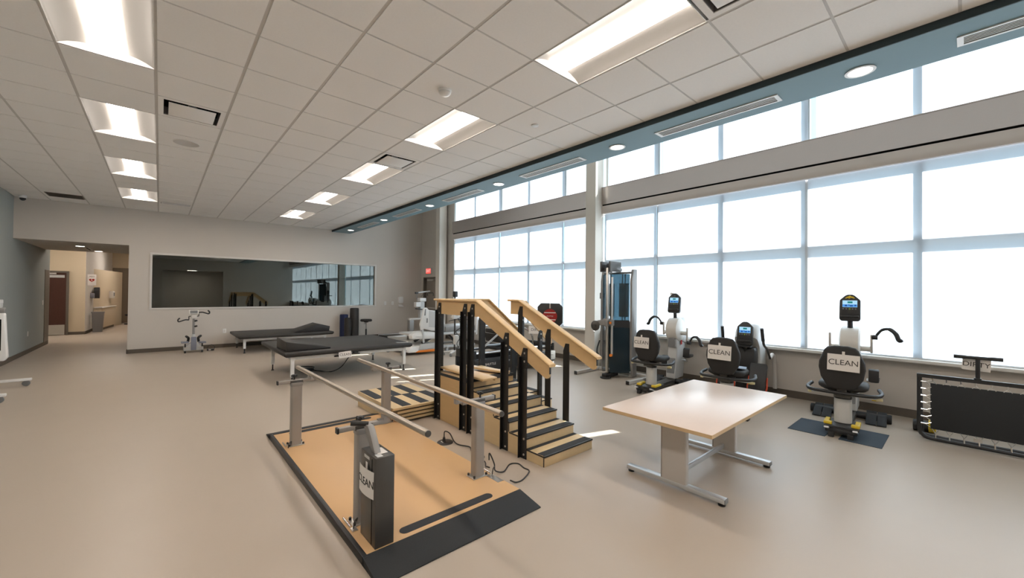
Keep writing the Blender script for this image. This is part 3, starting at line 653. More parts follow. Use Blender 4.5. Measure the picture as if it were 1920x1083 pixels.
# ------------------------------------------------------------------ training stairs
R1, T1, Y0 = 0.098, 0.247, 2.552
SX0, SX1 = 2.665, 3.37
YP0, YP1 = Y0+5*T1, 4.45
ZP = R1*6
t = thing('training_stairs', 'plywood corner training stairs with black posts and maple handrails', 'stairs', (3.0, 3.8, 0))
def tread(x0, x1, y0, y1, z, ax, nm='step'):
    # ax: direction the step faces ('-y' or '+x'); plywood box with grip strips and dark nosing
    b = MB(); b.box(x0, x1, y0, y1, 0, z); st = b.build('step', M_ply, t, bevel=0.001)
    e = MB()
    if ax == '-y':
        e.box(x0-0.004, x1+0.004, y0-0.006, y0+0.010, z-0.012, z+0.002); e.build('nosing', M_black, st)
        MB().box(x0+0.005, x1-0.004, y0+0.010, y0+0.092, z, z+0.003).build('grip_strip', M_grip, st)
        MB().box(x0+0.002, x1-0.002, y1-0.052, y1-0.004, z, z+0.002).build('grip_strip', M_grip, st) if y1-y0 < 0.4 else None
        MB().box(x0-0.0025, x0, y0, y1, z-0.014, z).box(x0-0.0025, x0, y0, y0+0.012, 0 if z < 0.1 else z-R1, z-0.014).build('edge_trim', M_black, st)
    else:
        e.box(x1-0.010, x1+0.006, y0-0.004, y1+0.004, z-0.012, z+0.002); e.build('nosing', M_black, st)
        MB().box(x1-0.092, x1-0.010, y0+0.005, y1-0.005, z, z+0.003).build('grip_strip', M_grip, st)
        MB().box(x0+0.004, x0+0.05, y0+0.005, y1-0.005, z, z+0.002).build('grip_strip', M_grip, st)
        MB().box(x0, x1, y0-0.0025, y0, z-0.014, z).build('edge_trim', M_black, st)
    return st
for k in range(5): tread(SX0, SX1, Y0+k*T1, Y0+(k+1)*T1, R1*(k+1), '-y')
R2 = ZP/4
for k in range(3): tread(SX1+k*0.24, SX1+(k+1)*0.24, YP0+0.005, YP1-0.005, R2*(3-k), '+x')
b = MB(); b.box(SX0, SX1, YP0, YP1, 0, ZP-0.03); lb = b.build('landing_base', M_plyd, t, bevel=0.001)
MB().box(SX0-0.004, SX1+0.004, YP0-0.006, YP1+0.004, ZP-0.03, ZP).build('landing_top', M_ply, t, bevel=0.002)
b = MB()
for q in ((SX0-0.007, SX0-0.004, YP0-0.006, YP1+0.004), (SX0-0.004, SX1+0.004, YP0-0.009, YP0-0.006), (SX1+0.004, SX1+0.007, YP0-0.006, YP1+0.004), (SX0, SX1, YP1+0.004, YP1+0.007)): b.box(*q, ZP-0.032, ZP+0.002)
b.build('landing_edge', M_grip, t)
MB().box(SX0+0.01, SX1-0.01, YP0, YP0+0.08, ZP, ZP+0.003).build('grip_strip', M_grip, t)
# side skins (the visible flank of the flight)
prof = [(Y0, 0)]
for k in range(5): prof += [(Y0+k*T1, R1*(k+1)-0.014), (Y0+(k+1)*T1, R1*(k+1)-0.014)]
prof += [(YP0, 0)]
MB().prism(prof, 'x', SX0-0.002, SX0).build('side_panel', M_ply, t)
MB().box(SX0-0.002, SX0, YP0, YP1, 0.0, ZP-0.032).build('side_panel', M_plyd, t)
def post(x, y, zt, face, z0=0.0):
    # black steel angle with a slanted top; face '-x', '+x', '-y' or '+y' is the outer side it is bolted to
    b = MB(); wd = 0.088
    if face in ('-x', '+x'):
        s_ = -1 if face == '-x' else 1; xo = x+s_*0.006
        b.prism([(y-wd/2, z0), (y+wd/2, z0), (y+wd/2, zt-0.085), (y+wd/2-0.032, zt), (y-wd/2, zt)], 'x', min(x, xo), max(x, xo))
        b.box(min(xo, xo+s_*0.030), max(xo, xo+s_*0.030), y+wd/2-0.006, y+wd/2, z0, zt-0.09)
    else:
        s_ = -1 if face == '-y' else 1; yo = y+s_*0.006
        b.prism([(x-wd/2, z0), (x+wd/2, z0), (x+wd/2, zt), (x-wd/2+0.032, zt), (x-wd/2, zt-0.085)], 'y', min(y, yo), max(y, yo))
        b.box(x-wd/2, x-wd/2+0.006, min(yo, yo+s_*0.030), max(yo, yo+s_*0.030), z0, zt-0.09)
    po = b.build('post', M_bsteel, t)
    for zb in (z0+0.04, z0+0.19, zt-0.05, zt-0.13):
        c = MB()
        if face in ('-x', '+x'): c.cyl((x+s_*0.006, y-0.012, zb), (x+s_*0.012, y-0.012, zb), 0.010, n=12)
        else: c.cyl((x+0.012, y+s_*0.006, zb), (x+0.012, y+s_*0.012, zb), 0.010, n=12)
        c.build('bolt', M_steel, po)
for y, zt in ((4.41, 1.465), (3.845, 1.465), (3.70, 1.465), (3.105, 1.19), (2.83, 1.065)): post(SX0-0.003, y, zt, '-x')
# handrails: board + cap
def handrail(pts, axis, at, side, cap=0.085, endround=True):
    # pts: (along, top z) polyline in the plane axis=at; a 0.02 board hanging 0.16 under a rounded cap
    D = 0.165; lo, hi = (at, at+0.02)
    if len(pts) == 3:
        (a, za), (k, zk), (e, ze) = pts
        sgn = 1 if e > a else -1; sl = (zk-ze)/abs(e-k); L = D*0.93
        kb = k+sgn*0.01
        poly = [(a, za), (k, zk), (e, ze), (e, ze-0.085), (e-sgn*0.006, ze-0.110), (e-sgn*0.020, ze-0.126), (e-sgn*0.042, ze-0.130),
                (e-sgn*0.068, ze-0.155+sl*0.068), (kb, ze-0.155+sl*abs(e-kb)), (kb-sgn*0.02, za-D), (a, za-D)]
        bo = MB().prism(poly, axis, lo, hi).build('handrail_board', M_rail, t)
    else:
        (a, za), (e, ze) = pts
        bo = MB().prism([(a, za), (e, ze), (e, ze-D), (a, za-D)], axis, lo, hi).build('handrail_board', M_rail, t)
    mid = (lo+hi)/2; c = MB(); rings = []
    ext = [(pts[0][0]-math.copysign(0.035, pts[-1][0]-pts[0][0]), pts[0][1])] + list(pts[1:-1]) + [(pts[-1][0]+math.copysign(0.03, pts[-1][0]-pts[0][0]), pts[-1][1]-(0.015 if len(pts) == 3 else 0))]
    for (a, z) in ext:
        ring = [(mid+u, z+0.012+v) for u, v in rrect(cap, 0.026, 0.011, n=3)]
        rings.append([((u, a, v) if axis == 'x' else (a, u, v)) for u, v in ring])
    c.loft(rings); c.build('handrail_cap', M_rail, t, ang=50)
    # dark edge band at the end of the board
    e, ze = pts[-1]
    b = MB(); s_ = 1 if pts[-1][0] > pts[0][0] else -1
    q = (lo-0.001, hi+0.001); zz0 = ze-0.085 if len(pts) == 3 else ze-D
    if axis == 'x': b.box(*q, min(e, e+s_*0.003), max(e, e+s_*0.003), zz0, ze)
    else: b.box(min(e, e+s_*0.003), max(e, e+s_*0.003), *q, zz0, ze)
    e, ze = pts[0]
    if axis == 'x': b.box(*q, min(e, e-s_*0.003), max(e, e-s_*0.003), ze-D, ze)
    else: b.box(min(e, e-s_*0.003), max(e, e-s_*0.003), *q, ze-D, ze)
    b.build('edge_band', M_black, bo)
handrail([(4.47, 1.49), (3.60, 1.49), (2.50, 0.945)], 'x', SX0-0.001, -1)
handrail([(3.885, 1.49), (3.71, 1.49), (2.53, 0.935)], 'x', SX1+0.035, 1)
handrail([(SX0+0.02, 1.49), (3.46, 1.49), (4.06, 1.01)], 'y', YP1-0.02, 1)
handrail([(3.46, 1.475), (3.56, 1.475), (4.08, 1.02)], 'y', YP0-0.005, 1)
for y, zt, z0 in ((3.70, 1.45, 0.0), (3.465, 1.10, 0.0), (3.22, 1.20, 0), (2.94, 1.06, 0)):
    if y == 3.465: continue
    post(SX1+0.033, y, zt-0.02, '+x', 0.0)
for x, zt in ((2.712, 1.465), (3.39, 1.46), (3.98, 1.12)): post(x, YP1+0.004, zt-0.02, '+y')
for x, zt in ((3.50, 1.40), (3.84, 1.12)): post(x, YP0-0.006, zt-0.02, '-y')
# loose boards on the landing
for c, sz, rot, lb in (((2.82, 4.01, ZP+0.038), (0.22, 0.86, 0.022), (0.03, 0.0, 0.03), 'wider loose maple board on the stair landing, nearer the left post'), ((3.14, 4.06, ZP+0.036), (0.13, 0.66, 0.022), (0.02, 0.04, 0.30), 'narrow loose maple board on the stair landing behind the wider one')):
    b = MB(); b.obox((0, 0, 0), sz); b.obox((sz[0]/2-0.02, 0, -0.022), (0.02, sz[1], 0.014)); b.xf(Matrix.Translation(c) @ Euler(rot).to_matrix().to_4x4())
    tag(b.build('loose_board', M_rail, bevel=0.004, org=c), lb, 'board', 'loose boards on the stair landing')

# nested plywood platform steps with checkered grip strips
zs = [0.205, 0.155, 0.105, 0.055]
nlab = ['outermost plywood step box with a checkered black grip top', 'second nested plywood step box under the checkered one', 'third nested plywood step box, inside the second', 'innermost and lowest nested plywood step box']
for i, zt in enumerate(zs):
    x0, x1, y0, y1 = 2.10+i*0.062, 2.86-i*0.03, 4.50+i*0.012, 5.62-i*0.05
    t2 = thing('step_box', nlab[i], 'step box', ((x0+x1)/2, (y0+y1)/2, 0), 'nested plywood step boxes')
    MB().box(x0, x1, y0, y1, zt-0.032, zt).build('top_board', M_ply, t2, bevel=0.002)
    b = MB(); b.box(x0, x0+0.025, y0+0.05, y1, 0, zt-0.032); b.box(x1-0.025, x1, y0+0.05, y1, 0, zt-0.032); b.box(x0+0.025, x1-0.025, y1-0.02, y1, 0, zt-0.032)
    b.build('side_panel', M_ply, t2, bevel=0.001)
    MB().box(x0-0.001, x1+0.001, y0-0.002, y0, zt-0.038, zt-0.031).build('edge_trim', M_black, t2)
    if i == 0:
        cw = (x1-x0-0.02)/6; ym = (y0+y1)/2
        for c in range(6):
            for rw in range(2):
                if (c+rw) % 2 == 1:   # front row: columns 1,3,5; back row: 0,2,4
                    xx = x0+0.01+c*cw; ya, yb = (y0+0.03, ym+0.01) if rw == 0 else (ym-0.01, y1-0.02)
                    MB().box(xx, xx+cw, ya, yb, zt, zt+0.002+0.0005*rw).build('grip_strip', M_grip, t2)

# ------------------------------------------------------------------ height-adjustable table
ZT = 0.62
t = thing('work_table', 'pale maple work table on two grey T-feet in the foreground', 'table', (3.75, 1.61, 0))
MB().box(2.89, 4.64, 1.165, 2.075, ZT-0.028, ZT).build('table_top', M_lam, t, bevel=0.002)
b = MB(); b.box(2.8885, 2.89, 1.165, 2.075, ZT-0.027, ZT-0.001); b.box(4.64, 4.6415, 1.165, 2.075, ZT-0.027, ZT-0.001); b.box(2.89, 4.64, 1.1635, 1.165, ZT-0.027, ZT-0.001); b.box(2.89, 4.64, 2.075, 2.0765, ZT-0.027, ZT-0.001)
b.build('edge_band', M_lame, t)
for x in (3.225, 4.265):
    c = MB(); c.prism(rrect(0.055, 0.22, 0.012, cx=x, cy=1.60), 'z', 0.055, ZT-0.05); co = c.build('column', M_greyl, t)
    MB().box(x-0.02, x+0.02, 1.28, 1.95, ZT-0.05, ZT-0.028).build('top_bracket', M_grey, co)
    MB().box(x-0.029, x+0.029, 1.695, 1.70, 0.06, ZT-0.055).build('seam', M_grey, co)
    fo = MB().box(x-0.032, x+0.032, 1.195, 2.03, 0.022, 0.058).build('foot_beam', M_alu, t, bevel=0.006)
    MB().box(x-0.03, x+0.03, 1.190, 1.195, 0.024, 0.056).build('end_cap', M_greyp, fo)
    for y in (1.225, 2.0): MB().lathe([(0.026, 0), (0.028, 0.010), (0.012, 0.016), (0.010, 0.023)], (x, y, 0), n=16).build('glide', M_black, fo)
MB().box(3.25, 4.24, 1.59, 1.615, 0.075, 0.115).build('stretcher', M_alu, t, bevel=0.003)
MB().box(3.23, 4.26, 1.56, 1.64, ZT-0.055, ZT-0.03).build('under_beam', M_grey, t)

# ------------------------------------------------------------------ recumbent trainers (built at the origin, facing +x)
def seat_unit(t, handles=True):
    # pedestal, seat, backrest, armrest loop and release rods; seat post at x = -0.15
    b = MB(); b.prism([(x-0.16, y) for x, y in rrect(0.14, 0.165, 0.065, n=6)], 'z', 0.125, 0.40); b.build('seat_post', M_plast, t)
    MB().prism([(x-0.16, y) for x, y in rrect(0.13, 0.16, 0.06, n=6)], 'z', 0.40, 0.43).build('post_collar', M_black, t)
    b = MB(); b.box(-0.30, -0.02, -0.075, 0.075, 0.43, 0.50); b.box(-0.325, -0.30, -0.045, 0.045, 0.46, 0.60); b.build('seat_bracket', M_dgrey, t, bevel=0.006)
    secs = []
    for z, k in ((0.50, 0.88), (0.52, 0.98), (0.55, 1.0), (0.575, 0.93)):
        secs.append([(x*k-0.10, y*k, z + (0.012 if abs(y) > 0.15 else 0)) for x, y in rrect(0.42, 0.46, 0.12, n=6)])
    MB().loft(secs).build('seat', M_seatb, t, ang=60)
    # backrest: rounded six-sided pad leaning back a little
    out = [(-0.125, 0.545), (-0.19, 0.66), (-0.21, 0.77), (-0.205, 0.84), (-0.155, 0.98), (-0.125, 1.015), (-0.06, 1.03), (0.06, 1.03), (0.125, 1.015), (0.155, 0.98), (0.205, 0.84), (0.21, 0.77), (0.19, 0.66), (0.125, 0.545), (0.07, 0.53), (-0.07, 0.53)]
    secs = []
    for dx, k in ((0.0, 0.90), (0.012, 0.98), (0.04, 1.0), (0.07, 0.97), (0.085, 0.88)):
        secs.append([(-0.36+dx-0.05*(z-0.55)+0.03*(1-(y/0.21)**2)*-1*0.4, y*k, 0.78+(z-0.78)*k) for y, z in out])
    bk = MB().loft(secs).build('backrest', M_seatb, t, ang=50)
    MB().obox((-0.382, 0.028, 0.972), (0.006, 0.055, 0.018), (0, -0.05, 0)).build('badge', M_redo, bk)
    MB().obox((-0.382, -0.030, 0.972), (0.006, 0.062, 0.018), (0, -0.05, 0)).build('badge', M_plastw, bk)
    lettering('SCIFIT', 0.020, M_paper, (-0.3865, 0.0, 0.972), (-1, 0, 0.05), bk, spacing=1.25)
    if handles:
        b = MB(); b.tube([(-0.02, 0.31, 0.52), (-0.14, 0.335, 0.495), (-0.27, 0.29, 0.485), (-0.315, 0.15, 0.485), (-0.32, 0, 0.485), (-0.315, -0.15, 0.485), (-0.27, -0.29, 0.485), (-0.14, -0.335, 0.495), (-0.02, -0.31, 0.52)], 0.020, n=10)
        b.build('armrest_loop', M_black, t)
    b = MB(); b.cyl((-0.22, 0.05, 0.452), (-0.22, 0.30, 0.445), 0.007, n=8).cyl((-0.22, -0.05, 0.452), (-0.20, -0.30, 0.445), 0.007, n=8).cyl((-0.16, -0.05, 0.44), (-0.14, -0.27, 0.43), 0.007, n=8)
    rod = b.build('release_rod', M_steel, t)
    for p, q, m in (((-0.22, 0.29, 0.445), (-0.22, 0.325, 0.445), M_pyel), ((-0.14, -0.25, 0.43), (-0.14, -0.31, 0.43), M_yel), ((-0.20, -0.29, 0.445), (-0.20, -0.345, 0.445), M_pyel), ((-0.12, -0.25, 0.45), (-0.12, -0.29, 0.45), M_yel)):
        MB().cyl(p, q, 0.016, n=12).build('rod_knob', m, rod, bevel=0.004)
def rail_base(t):
    b = MB(); b.box(-0.40, 0.62, -0.075, 0.075, 0.03, 0.10); b.build('base_beam', M_dgrey, t, bevel=0.006)
    b = MB(); b.box(-0.40, -0.02, -0.155, 0.155, 0.088, 0.118); b.box(-0.42, -0.36, -0.14, 0.14, 0.05, 0.09); pl = b.build('base_plate', M_black, t, bevel=0.006)
    for s_ in (-1, 1):
        MB().obox((-0.40, s_*0.125, 0.085), (0.13, 0.045, 0.02), (0, 0.35, 0)).build('tread_pad', M_alu, t, bevel=0.004)
        MB().box(-0.455, -0.38, s_*0.085-0.028, s_*0.085+0.028, 0.0, 0.06).build('rear_foot', M_black, t, bevel=0.008)
        b = MB(); b.prism([(-0.36, s_*0.085), (-0.36, s_*0.16), (-0.14, s_*0.16), (-0.14, s_*0.115), (-0.30, s_*0.115), (-0.30, s_*0.085)], 'z', 0.118, 0.150)
        b.build('lock_lever', M_yel, t, bevel=0.006)
    b = MB(); b.cyl((0.67, -0.36, 0.055), (0.67, 0.36, 0.055), 0.045, n=20); fb = b.build('front_bar', M_black, t)
    for s_ in (-1, 1):
        MB().cyl((0.67, s_*0.36, 0.055), (0.67, s_*0.41, 0.055), 0.055, n=20).build('end_wheel', M_rubber, fb, bevel=0.008)
        for k, (a, c) in enumerate(((0.17, 0.27), (0.275, 0.365))):
            MB().hexa([(0.42, min(s_*a, s_*c), 0.006), (0.74, min(s_*a, s_*c), 0.10), (0.74, max(s_*a, s_*c), 0.10), (0.42, max(s_*a, s_*c), 0.006), (0.42, min(s_*a, s_*c), 0.02), (0.74, min(s_*a, s_*c), 0.118), (0.74, max(s_*a, s_*c), 0.118), (0.42, max(s_*a, s_*c), 0.02)]).build('ramp_plate', M_rubber, t, bevel=0.004)
def console(t, x, zb, yaw=0.0, emblem=None):
    # black tablet, screen facing -x, tilted up
    out = [(-0.125, 0.01), (-0.105, 0.0), (0.105, 0.0), (0.125, 0.01), (0.137, 0.03), (0.135, 0.275), (0.125, 0.29), (0.06, 0.345), (0.03, 0.357), (-0.03, 0.357), (-0.06, 0.345), (-0.125, 0.29), (-0.135, 0.275), (-0.137, 0.03)]
    M = Matrix.Translation((x, 0, zb)) @ Matrix.Rotation(0.16, 4, 'Y') @ Matrix.Diagonal((1, 0.80, 1, 1))
    hd = MB().prism(out, 'x', -0.03, 0.03).xf(M).build('console', M_black, t, bevel=0.008)
    b = MB().use(M_scr2)
    b.box(-0.0335, -0.030, -0.095, 0.095, 0.185, 0.275)
    b.use(M_scr).box(-0.0342, -0.0335, -0.094, 0.094, 0.188, 0.222)
    b.use(M_scr3)
    for y, z, w_, h_ in ((0.05, 0.205, 0.03, 0.022), (-0.02, 0.203, 0.04, 0.016), (-0.07, 0.21, 0.02, 0.02), (0.012, 0.214, 0.016, 0.012)): b.box(-0.0346, -0.0342, y-w_/2, y+w_/2, z-h_/2, z+h_/2)
    b.use(M_scr4).box(-0.0346, -0.0335, -0.035, 0.03, 0.238, 0.262)
    b.xf(M).build('screen', M_scr, hd)
    b = MB()
    for k in range(5): b.box(-0.033, -0.030, -0.085+k*0.04, -0.065+k*0.04, 0.155, 0.168)
    b.xf(M).build('key_row', M_greyp, hd)
    MB().cyl((-0.033, 0, 0.161), (-0.030, 0, 0.161), 0.012, n=14).xf(M).build('start_key', M_led, hd)
    MB().box(-0.05, -0.03, -0.115, 0.115, 0.045, 0.075).xf(M).build('reading_ledge', M_black, hd, bevel=0.006)
    if emblem == 'gold':
        b = MB()
        for k, (y, z, r_) in enumerate(((0.0, 0.325, 0.020), (0.03, 0.318, 0.015), (-0.032, 0.318, 0.016), (0.05, 0.308, 0.010), (-0.052, 0.308, 0.010), (0.008, 0.308, 0.012))):
            b.ball((-0.031, y, z), r_, (0.3, 1.2, 0.7))
        b.xf(M).build('emblem', M_yel, hd)
    return hd
def trainer():
    t = thing('recumbent_trainer', '', 'exercise machine', (0, 0, 0), 'recumbent upper body trainers')
    rail_base(t); seat_unit(t)
    # tower: leaning column from the base up to the drum
    prof = [(0.60, 0.10), (0.98, 0.10), (1.02, 0.35), (1.07, 0.70), (1.05, 0.95), (0.80, 0.95), (0.66, 0.80), (0.68, 0.62), (0.66, 0.40), (0.60, 0.20)]
    MB().prism(prof, 'y', -0.085, 0.085).build('tower', M_plast, t, bevel=0.02, seg=3)
    for z0, z1, x0, x1 in ((0.66, 0.82, 0.648, 0.652), (0.20, 0.46, 0.598, 0.655)):
        MB().hexa([(x0-0.012, -0.065, z0), (x0+0.05, -0.065, z0), (x0+0.05, 0.065, z0), (x0-0.012, 0.065, z0), (x1-0.012, -0.06, z1), (x1+0.05, -0.06, z1), (x1+0.05, 0.06, z1), (x1-0.012, 0.06, z1)]).build('tower_panel', M_greyp, t, bevel=0.004)
    dz, dx = 0.965, 0.84
    b = MB(); b.lathe([(0.02, -0.105), (0.185, -0.105), (0.21, -0.09), (0.21, 0.09), (0.185, 0.105), (0.02, 0.105)], (dx-0.03, 0, dz), n=40, axis='y'); b.build('drum', M_plastw, t, ang=35)
    b = MB(); b.prism([(0.83, 1.17), (0.98, 1.19), (1.09, 1.12), (1.13, 1.0), (1.12, 0.85), (1.05, 0.70), (0.86, 0.76)], 'y', -0.10, 0.10); b.build('rear_shroud', M_plast, t, bevel=0.025, seg=3)
    MB().box(0.80, 0.86, -0.1045, -0.1005, 0.70, 0.78).build('logo_patch', M_red, t)
    b = MB(); b.cyl((dx-0.03, -0.20, dz-0.06), (dx-0.03, 0.20, dz-0.06), 0.035, n=18); b.build('crank_axle', M_plastw, t)
    # console on a neck
    b = MB(); b.cyl((0.80, 0, 1.16), (0.79, 0, 1.30), 0.03, n=14); b.build('console_neck', M_black, t)
    console(t, 0.74, 1.265)
    # lower pedal crank and foot cups
    b = MB(); b.cyl((0.95, -0.17, 0.40), (0.95, 0.17, 0.40), 0.025, n=14); b.beam((0.95, -0.165, 0.40), (0.82, -0.175, 0.50), 0.02, 0.035); b.beam((0.95, 0.165, 0.40), (1.06, 0.175, 0.31), 0.02, 0.035)
    pc = b.build('pedal_crank', M_chrome, t)
    for y, x, z in ((-0.24, 0.82, 0.52), (0.24, 1.04, 0.32)):
        b = MB(); b.loft([[(x+u*1.0-0.03, y+v, z-0.03) for u, v in rrect(0.24, 0.10, 0.04)], [(x+u*1.05-0.03, y+v*1.1, z+0.01) for u, v in rrect(0.24, 0.10, 0.04)]])
        b.prism([(x-0.16, z-0.02), (x-0.13, z-0.02), (x-0.10, z+0.14), (x-0.14, z+0.12)], 'y', y-0.05, y+0.05)
        b.build('foot_cup', M_black, t, bevel=0.004)
    return t
def crank(t, side, up, grip):
    s_ = side; x, z = 0.81, 0.905; y = s_*0.215; zz = z + (0.19 if up else -0.13)
    b = MB(); b.beam((x, y, z-0.05 if up else z+0.10), (x-0.01, y, zz), 0.028, 0.045, up=(1, 0, 0))
    c = b.build('hand_crank', M_greyl, t, bevel=0.006)
    if grip:
        b = MB(); b.cyl((x-0.01, y, zz-0.03), (x-0.01, y+s_*0.06, zz-0.03), 0.032, n=14)
        b.tube([(x-0.01, y+s_*0.05, zz), (x-0.03, y+s_*0.10, zz+0.07), (x-0.05, y+s_*0.17, zz+0.085), (x-0.07, y+s_*0.23, zz+0.03), (x-0.08, y+s_*0.26, zz-0.05), (x-0.085, y+s_*0.29, zz-0.035)], [0.016, 0.018, 0.024, 0.026, 0.024, 0.012], n=12)
        b.build('hand_grip', M_black, c)
BX3, BY3, TR = 6.20, 0.965, 0.08
def onb(loc, p):
    return Vector(loc) + Matrix.Rotation(TR, 3, 'Z') @ Vector(p)
NB = Matrix.Rotation(TR, 3, 'Z') @ Vector((-1, 0, 0.05))
t3 = trainer()
t1 = dup(t3, (0, 0, 0))
crank(t3, -1, True, True); crank(t3, 1, True, False)
crank(t1, 1, True, True); crank(t1, -1, False, True)
for c in kids(t3):
    if c.name.startswith('console') and c.type == 'MESH' and 'neck' not in c.name:
        M = Matrix.Translation((0.74, 0, 1.265)) @ Matrix.Rotation(0.16, 4, 'Y') @ Matrix.Diagonal((1, 0.80, 1, 1)); b = MB()
        for (y, z, r_) in ((0.0, 0.325, 0.020), (0.03, 0.318, 0.015), (-0.032, 0.318, 0.016), (0.05, 0.308, 0.010), (-0.052, 0.308, 0.010), (0.008, 0.308, 0.012)): b.ball((-0.031, y, z), r_, (0.3, 1.2, 0.7))
        b.xf(M).build('emblem', M_yel, c)
for c in kids(t1):
    if c.name.startswith('console') and 'neck' not in c.name:
        MB().obox((0.775, 0.03, 1.60), (0.02, 0.11, 0.05), (0.3, 0.2, 0)).build('paper_tag', M_paper, c, bevel=0.004)
t3.location = (BX3, BY3, 0); t3.rotation_euler = (0, 0, TR); t1.rotation_euler = (0, 0, TR); t3['label'] = 'right recumbent trainer with a gold emblem on its console, on blue mats'
t1.location = (6.25, 3.43, 0); t1['label'] = 'left recumbent trainer next to the cable machine, one crank handle raised'
notice('CLEAN', onb((BX3, BY3, 0), (-0.408, -0.02, 0.845)), 0.285, 0.185, NB, 'white CLEAN notice on the backrest of the right recumbent trainer', roll=-0.02, size=0.085)
notice('CLEAN', onb((6.25, 3.43, 0), (-0.408, 0.06, 0.82)), 0.255, 0.175, NB, 'white CLEAN notice on the backrest of the left recumbent trainer', roll=-0.01, size=0.078)
# blue rubber mats under its rear foot
for y0, y1, lb in ((1.06, 1.42, 'dark blue rubber mat left of the right recumbent trainer'), (0.58, 0.94, 'dark blue rubber mat right of the right recumbent trainer')):
    b = MB(); b.box(5.70, 6.32, y0, y1, 0.0, 0.006)
    tag(b.build('floor_mat', M_matb, bevel=0.002, org=(6.0, (y0+y1)/2, 0)), lb, 'mat', 'blue rubber mats')

# ------------------------------------------------------------------ recumbent stepper (middle)
ts = thing('recumbent_stepper', 'middle recumbent stepper with a white domed housing and black foot plates', 'exercise machine', (0, 0, 0))
seat_unit(ts)
b = MB(); b.box(-0.45, 1.35, -0.09, 0.09, 0.03, 0.125); b.build('base_beam', M_dgrey, ts, bevel=0.008)
for x in (-0.40, 1.25):
    b = MB(); b.box(x-0.05, x+0.05, -0.33, 0.33, 0.0, 0.06); b.build('foot_bar', M_black, ts, bevel=0.01)
# domed housing: two side cheeks and a spine
dome = [(0.80, 0.12), (1.30, 0.12), (1.38, 0.35), (1.36, 0.62), (1.26, 0.86), (1.10, 1.02), (0.92, 1.08), (0.80, 1.02), (0.93, 0.86), (1.02, 0.62), (0.98, 0.40)]
outer = [(0.74, 0.96), (0.80, 1.08), (0.90, 1.145), (1.02, 1.15), (1.14, 1.09), (1.24, 0.98), (1.31, 0.82), (1.35, 0.62), (1.36, 0.36), (1.30, 0.13), (0.84, 0.13), (0.90, 0.40), (0.94, 0.64), (0.88, 0.82)]
cen = (1.08, 0.62)
secs = [[(cen[0]+(a-cen[0])*k, y, cen[1]+(c-cen[1])*k) for a, c in outer] for y, k in ((-0.16, 0.82), (-0.155, 0.91), (-0.125, 0.98), (-0.08, 1.0), (0.08, 1.0), (0.125, 0.98), (0.155, 0.91), (0.16, 0.82))]
MB().loft(secs).build('housing_dome', M_plast, ts, ang=50)
MB().box(0.72, 1.0, -0.13, 0.13, 0.14, 0.80).build('drive_cover', M_black, ts, bevel=0.02)
console(ts, 0.72, 0.835)
b = MB(); b.cyl((0.76, 0, 0.70), (0.73, 0, 0.86), 0.035, n=14); b.box(0.62, 0.74, -0.10, 0.10, 0.815, 0.835); b.build('console_neck', M_black, ts)
for s_ in (-1, 1):
    b = MB(); b.tube([(1.10, s_*0.26, 0.62), (0.85, s_*0.27, 0.78), (0.66, s_*0.27, 0.86), (0.60, s_*0.27, 0.93), (0.545, s_*0.265, 1.10)], 0.017, n=10); av = b.build('arm_lever', M_dgrey, ts)
    b = MB(); b.cyl((0.60, s_*0.27, 0.93), (0.54, s_*0.265, 1.115), 0.023, n=12); b.build('hand_grip', M_black, av)
    b = MB(); b.tube([(1.10, s_*0.25, 0.62), (1.22, s_*0.27, 0.66), (1.32, s_*0.28, 0.45), (1.34, s_*0.28, 0.12)], 0.030, n=10); b.build('side_arm', M_greyl, ts)
    b = MB(); b.hexa([(0.46, s_*0.21-0.11, 0.20), (0.50, s_*0.21-0.11, 0.19), (0.50, s_*0.21+0.11, 0.19), (0.46, s_*0.21+0.11, 0.20), (0.62, s_*0.21-0.11, 0.60), (0.66, s_*0.21-0.11, 0.55), (0.66, s_*0.21+0.11, 0.55), (0.62, s_*0.21+0.11, 0.60)])
    fp = b.build('foot_plate', M_black, ts, bevel=0.015)
    b = MB(); b.tube([(0.58, s_*0.21-0.115, 0.40), (0.50, s_*0.21-0.115, 0.22), (0.49, s_*0.20, 0.16), (0.50, s_*0.21+0.115, 0.22), (0.58, s_*0.21+0.115, 0.40)], 0.010, n=8); b.build('cord', M_redo, fp)
    b = MB(); b.beam((0.60, s_*0.19, 0.38), (0.98, s_*0.16, 0.30), 0.03, 0.05); b.build('pedal_arm', M_grey, ts)
MB().obox((-0.02, -0.10, 0.603), (0.30, 0.20, 0.012), (0.05, 0.06, 0.2)).build('folded_towel', M_fab, ts, bevel=0.004)
ts.location = (6.02, 2.18, 0); ts.rotation_euler = (0, 0, TR)
notice('CLEAN', onb((6.02, 2.18, 0), (-0.408, 0.025, 0.83)), 0.29, 0.19, NB, 'white CLEAN notice on the backrest of the middle recumbent stepper', roll=-0.02, size=0.086)

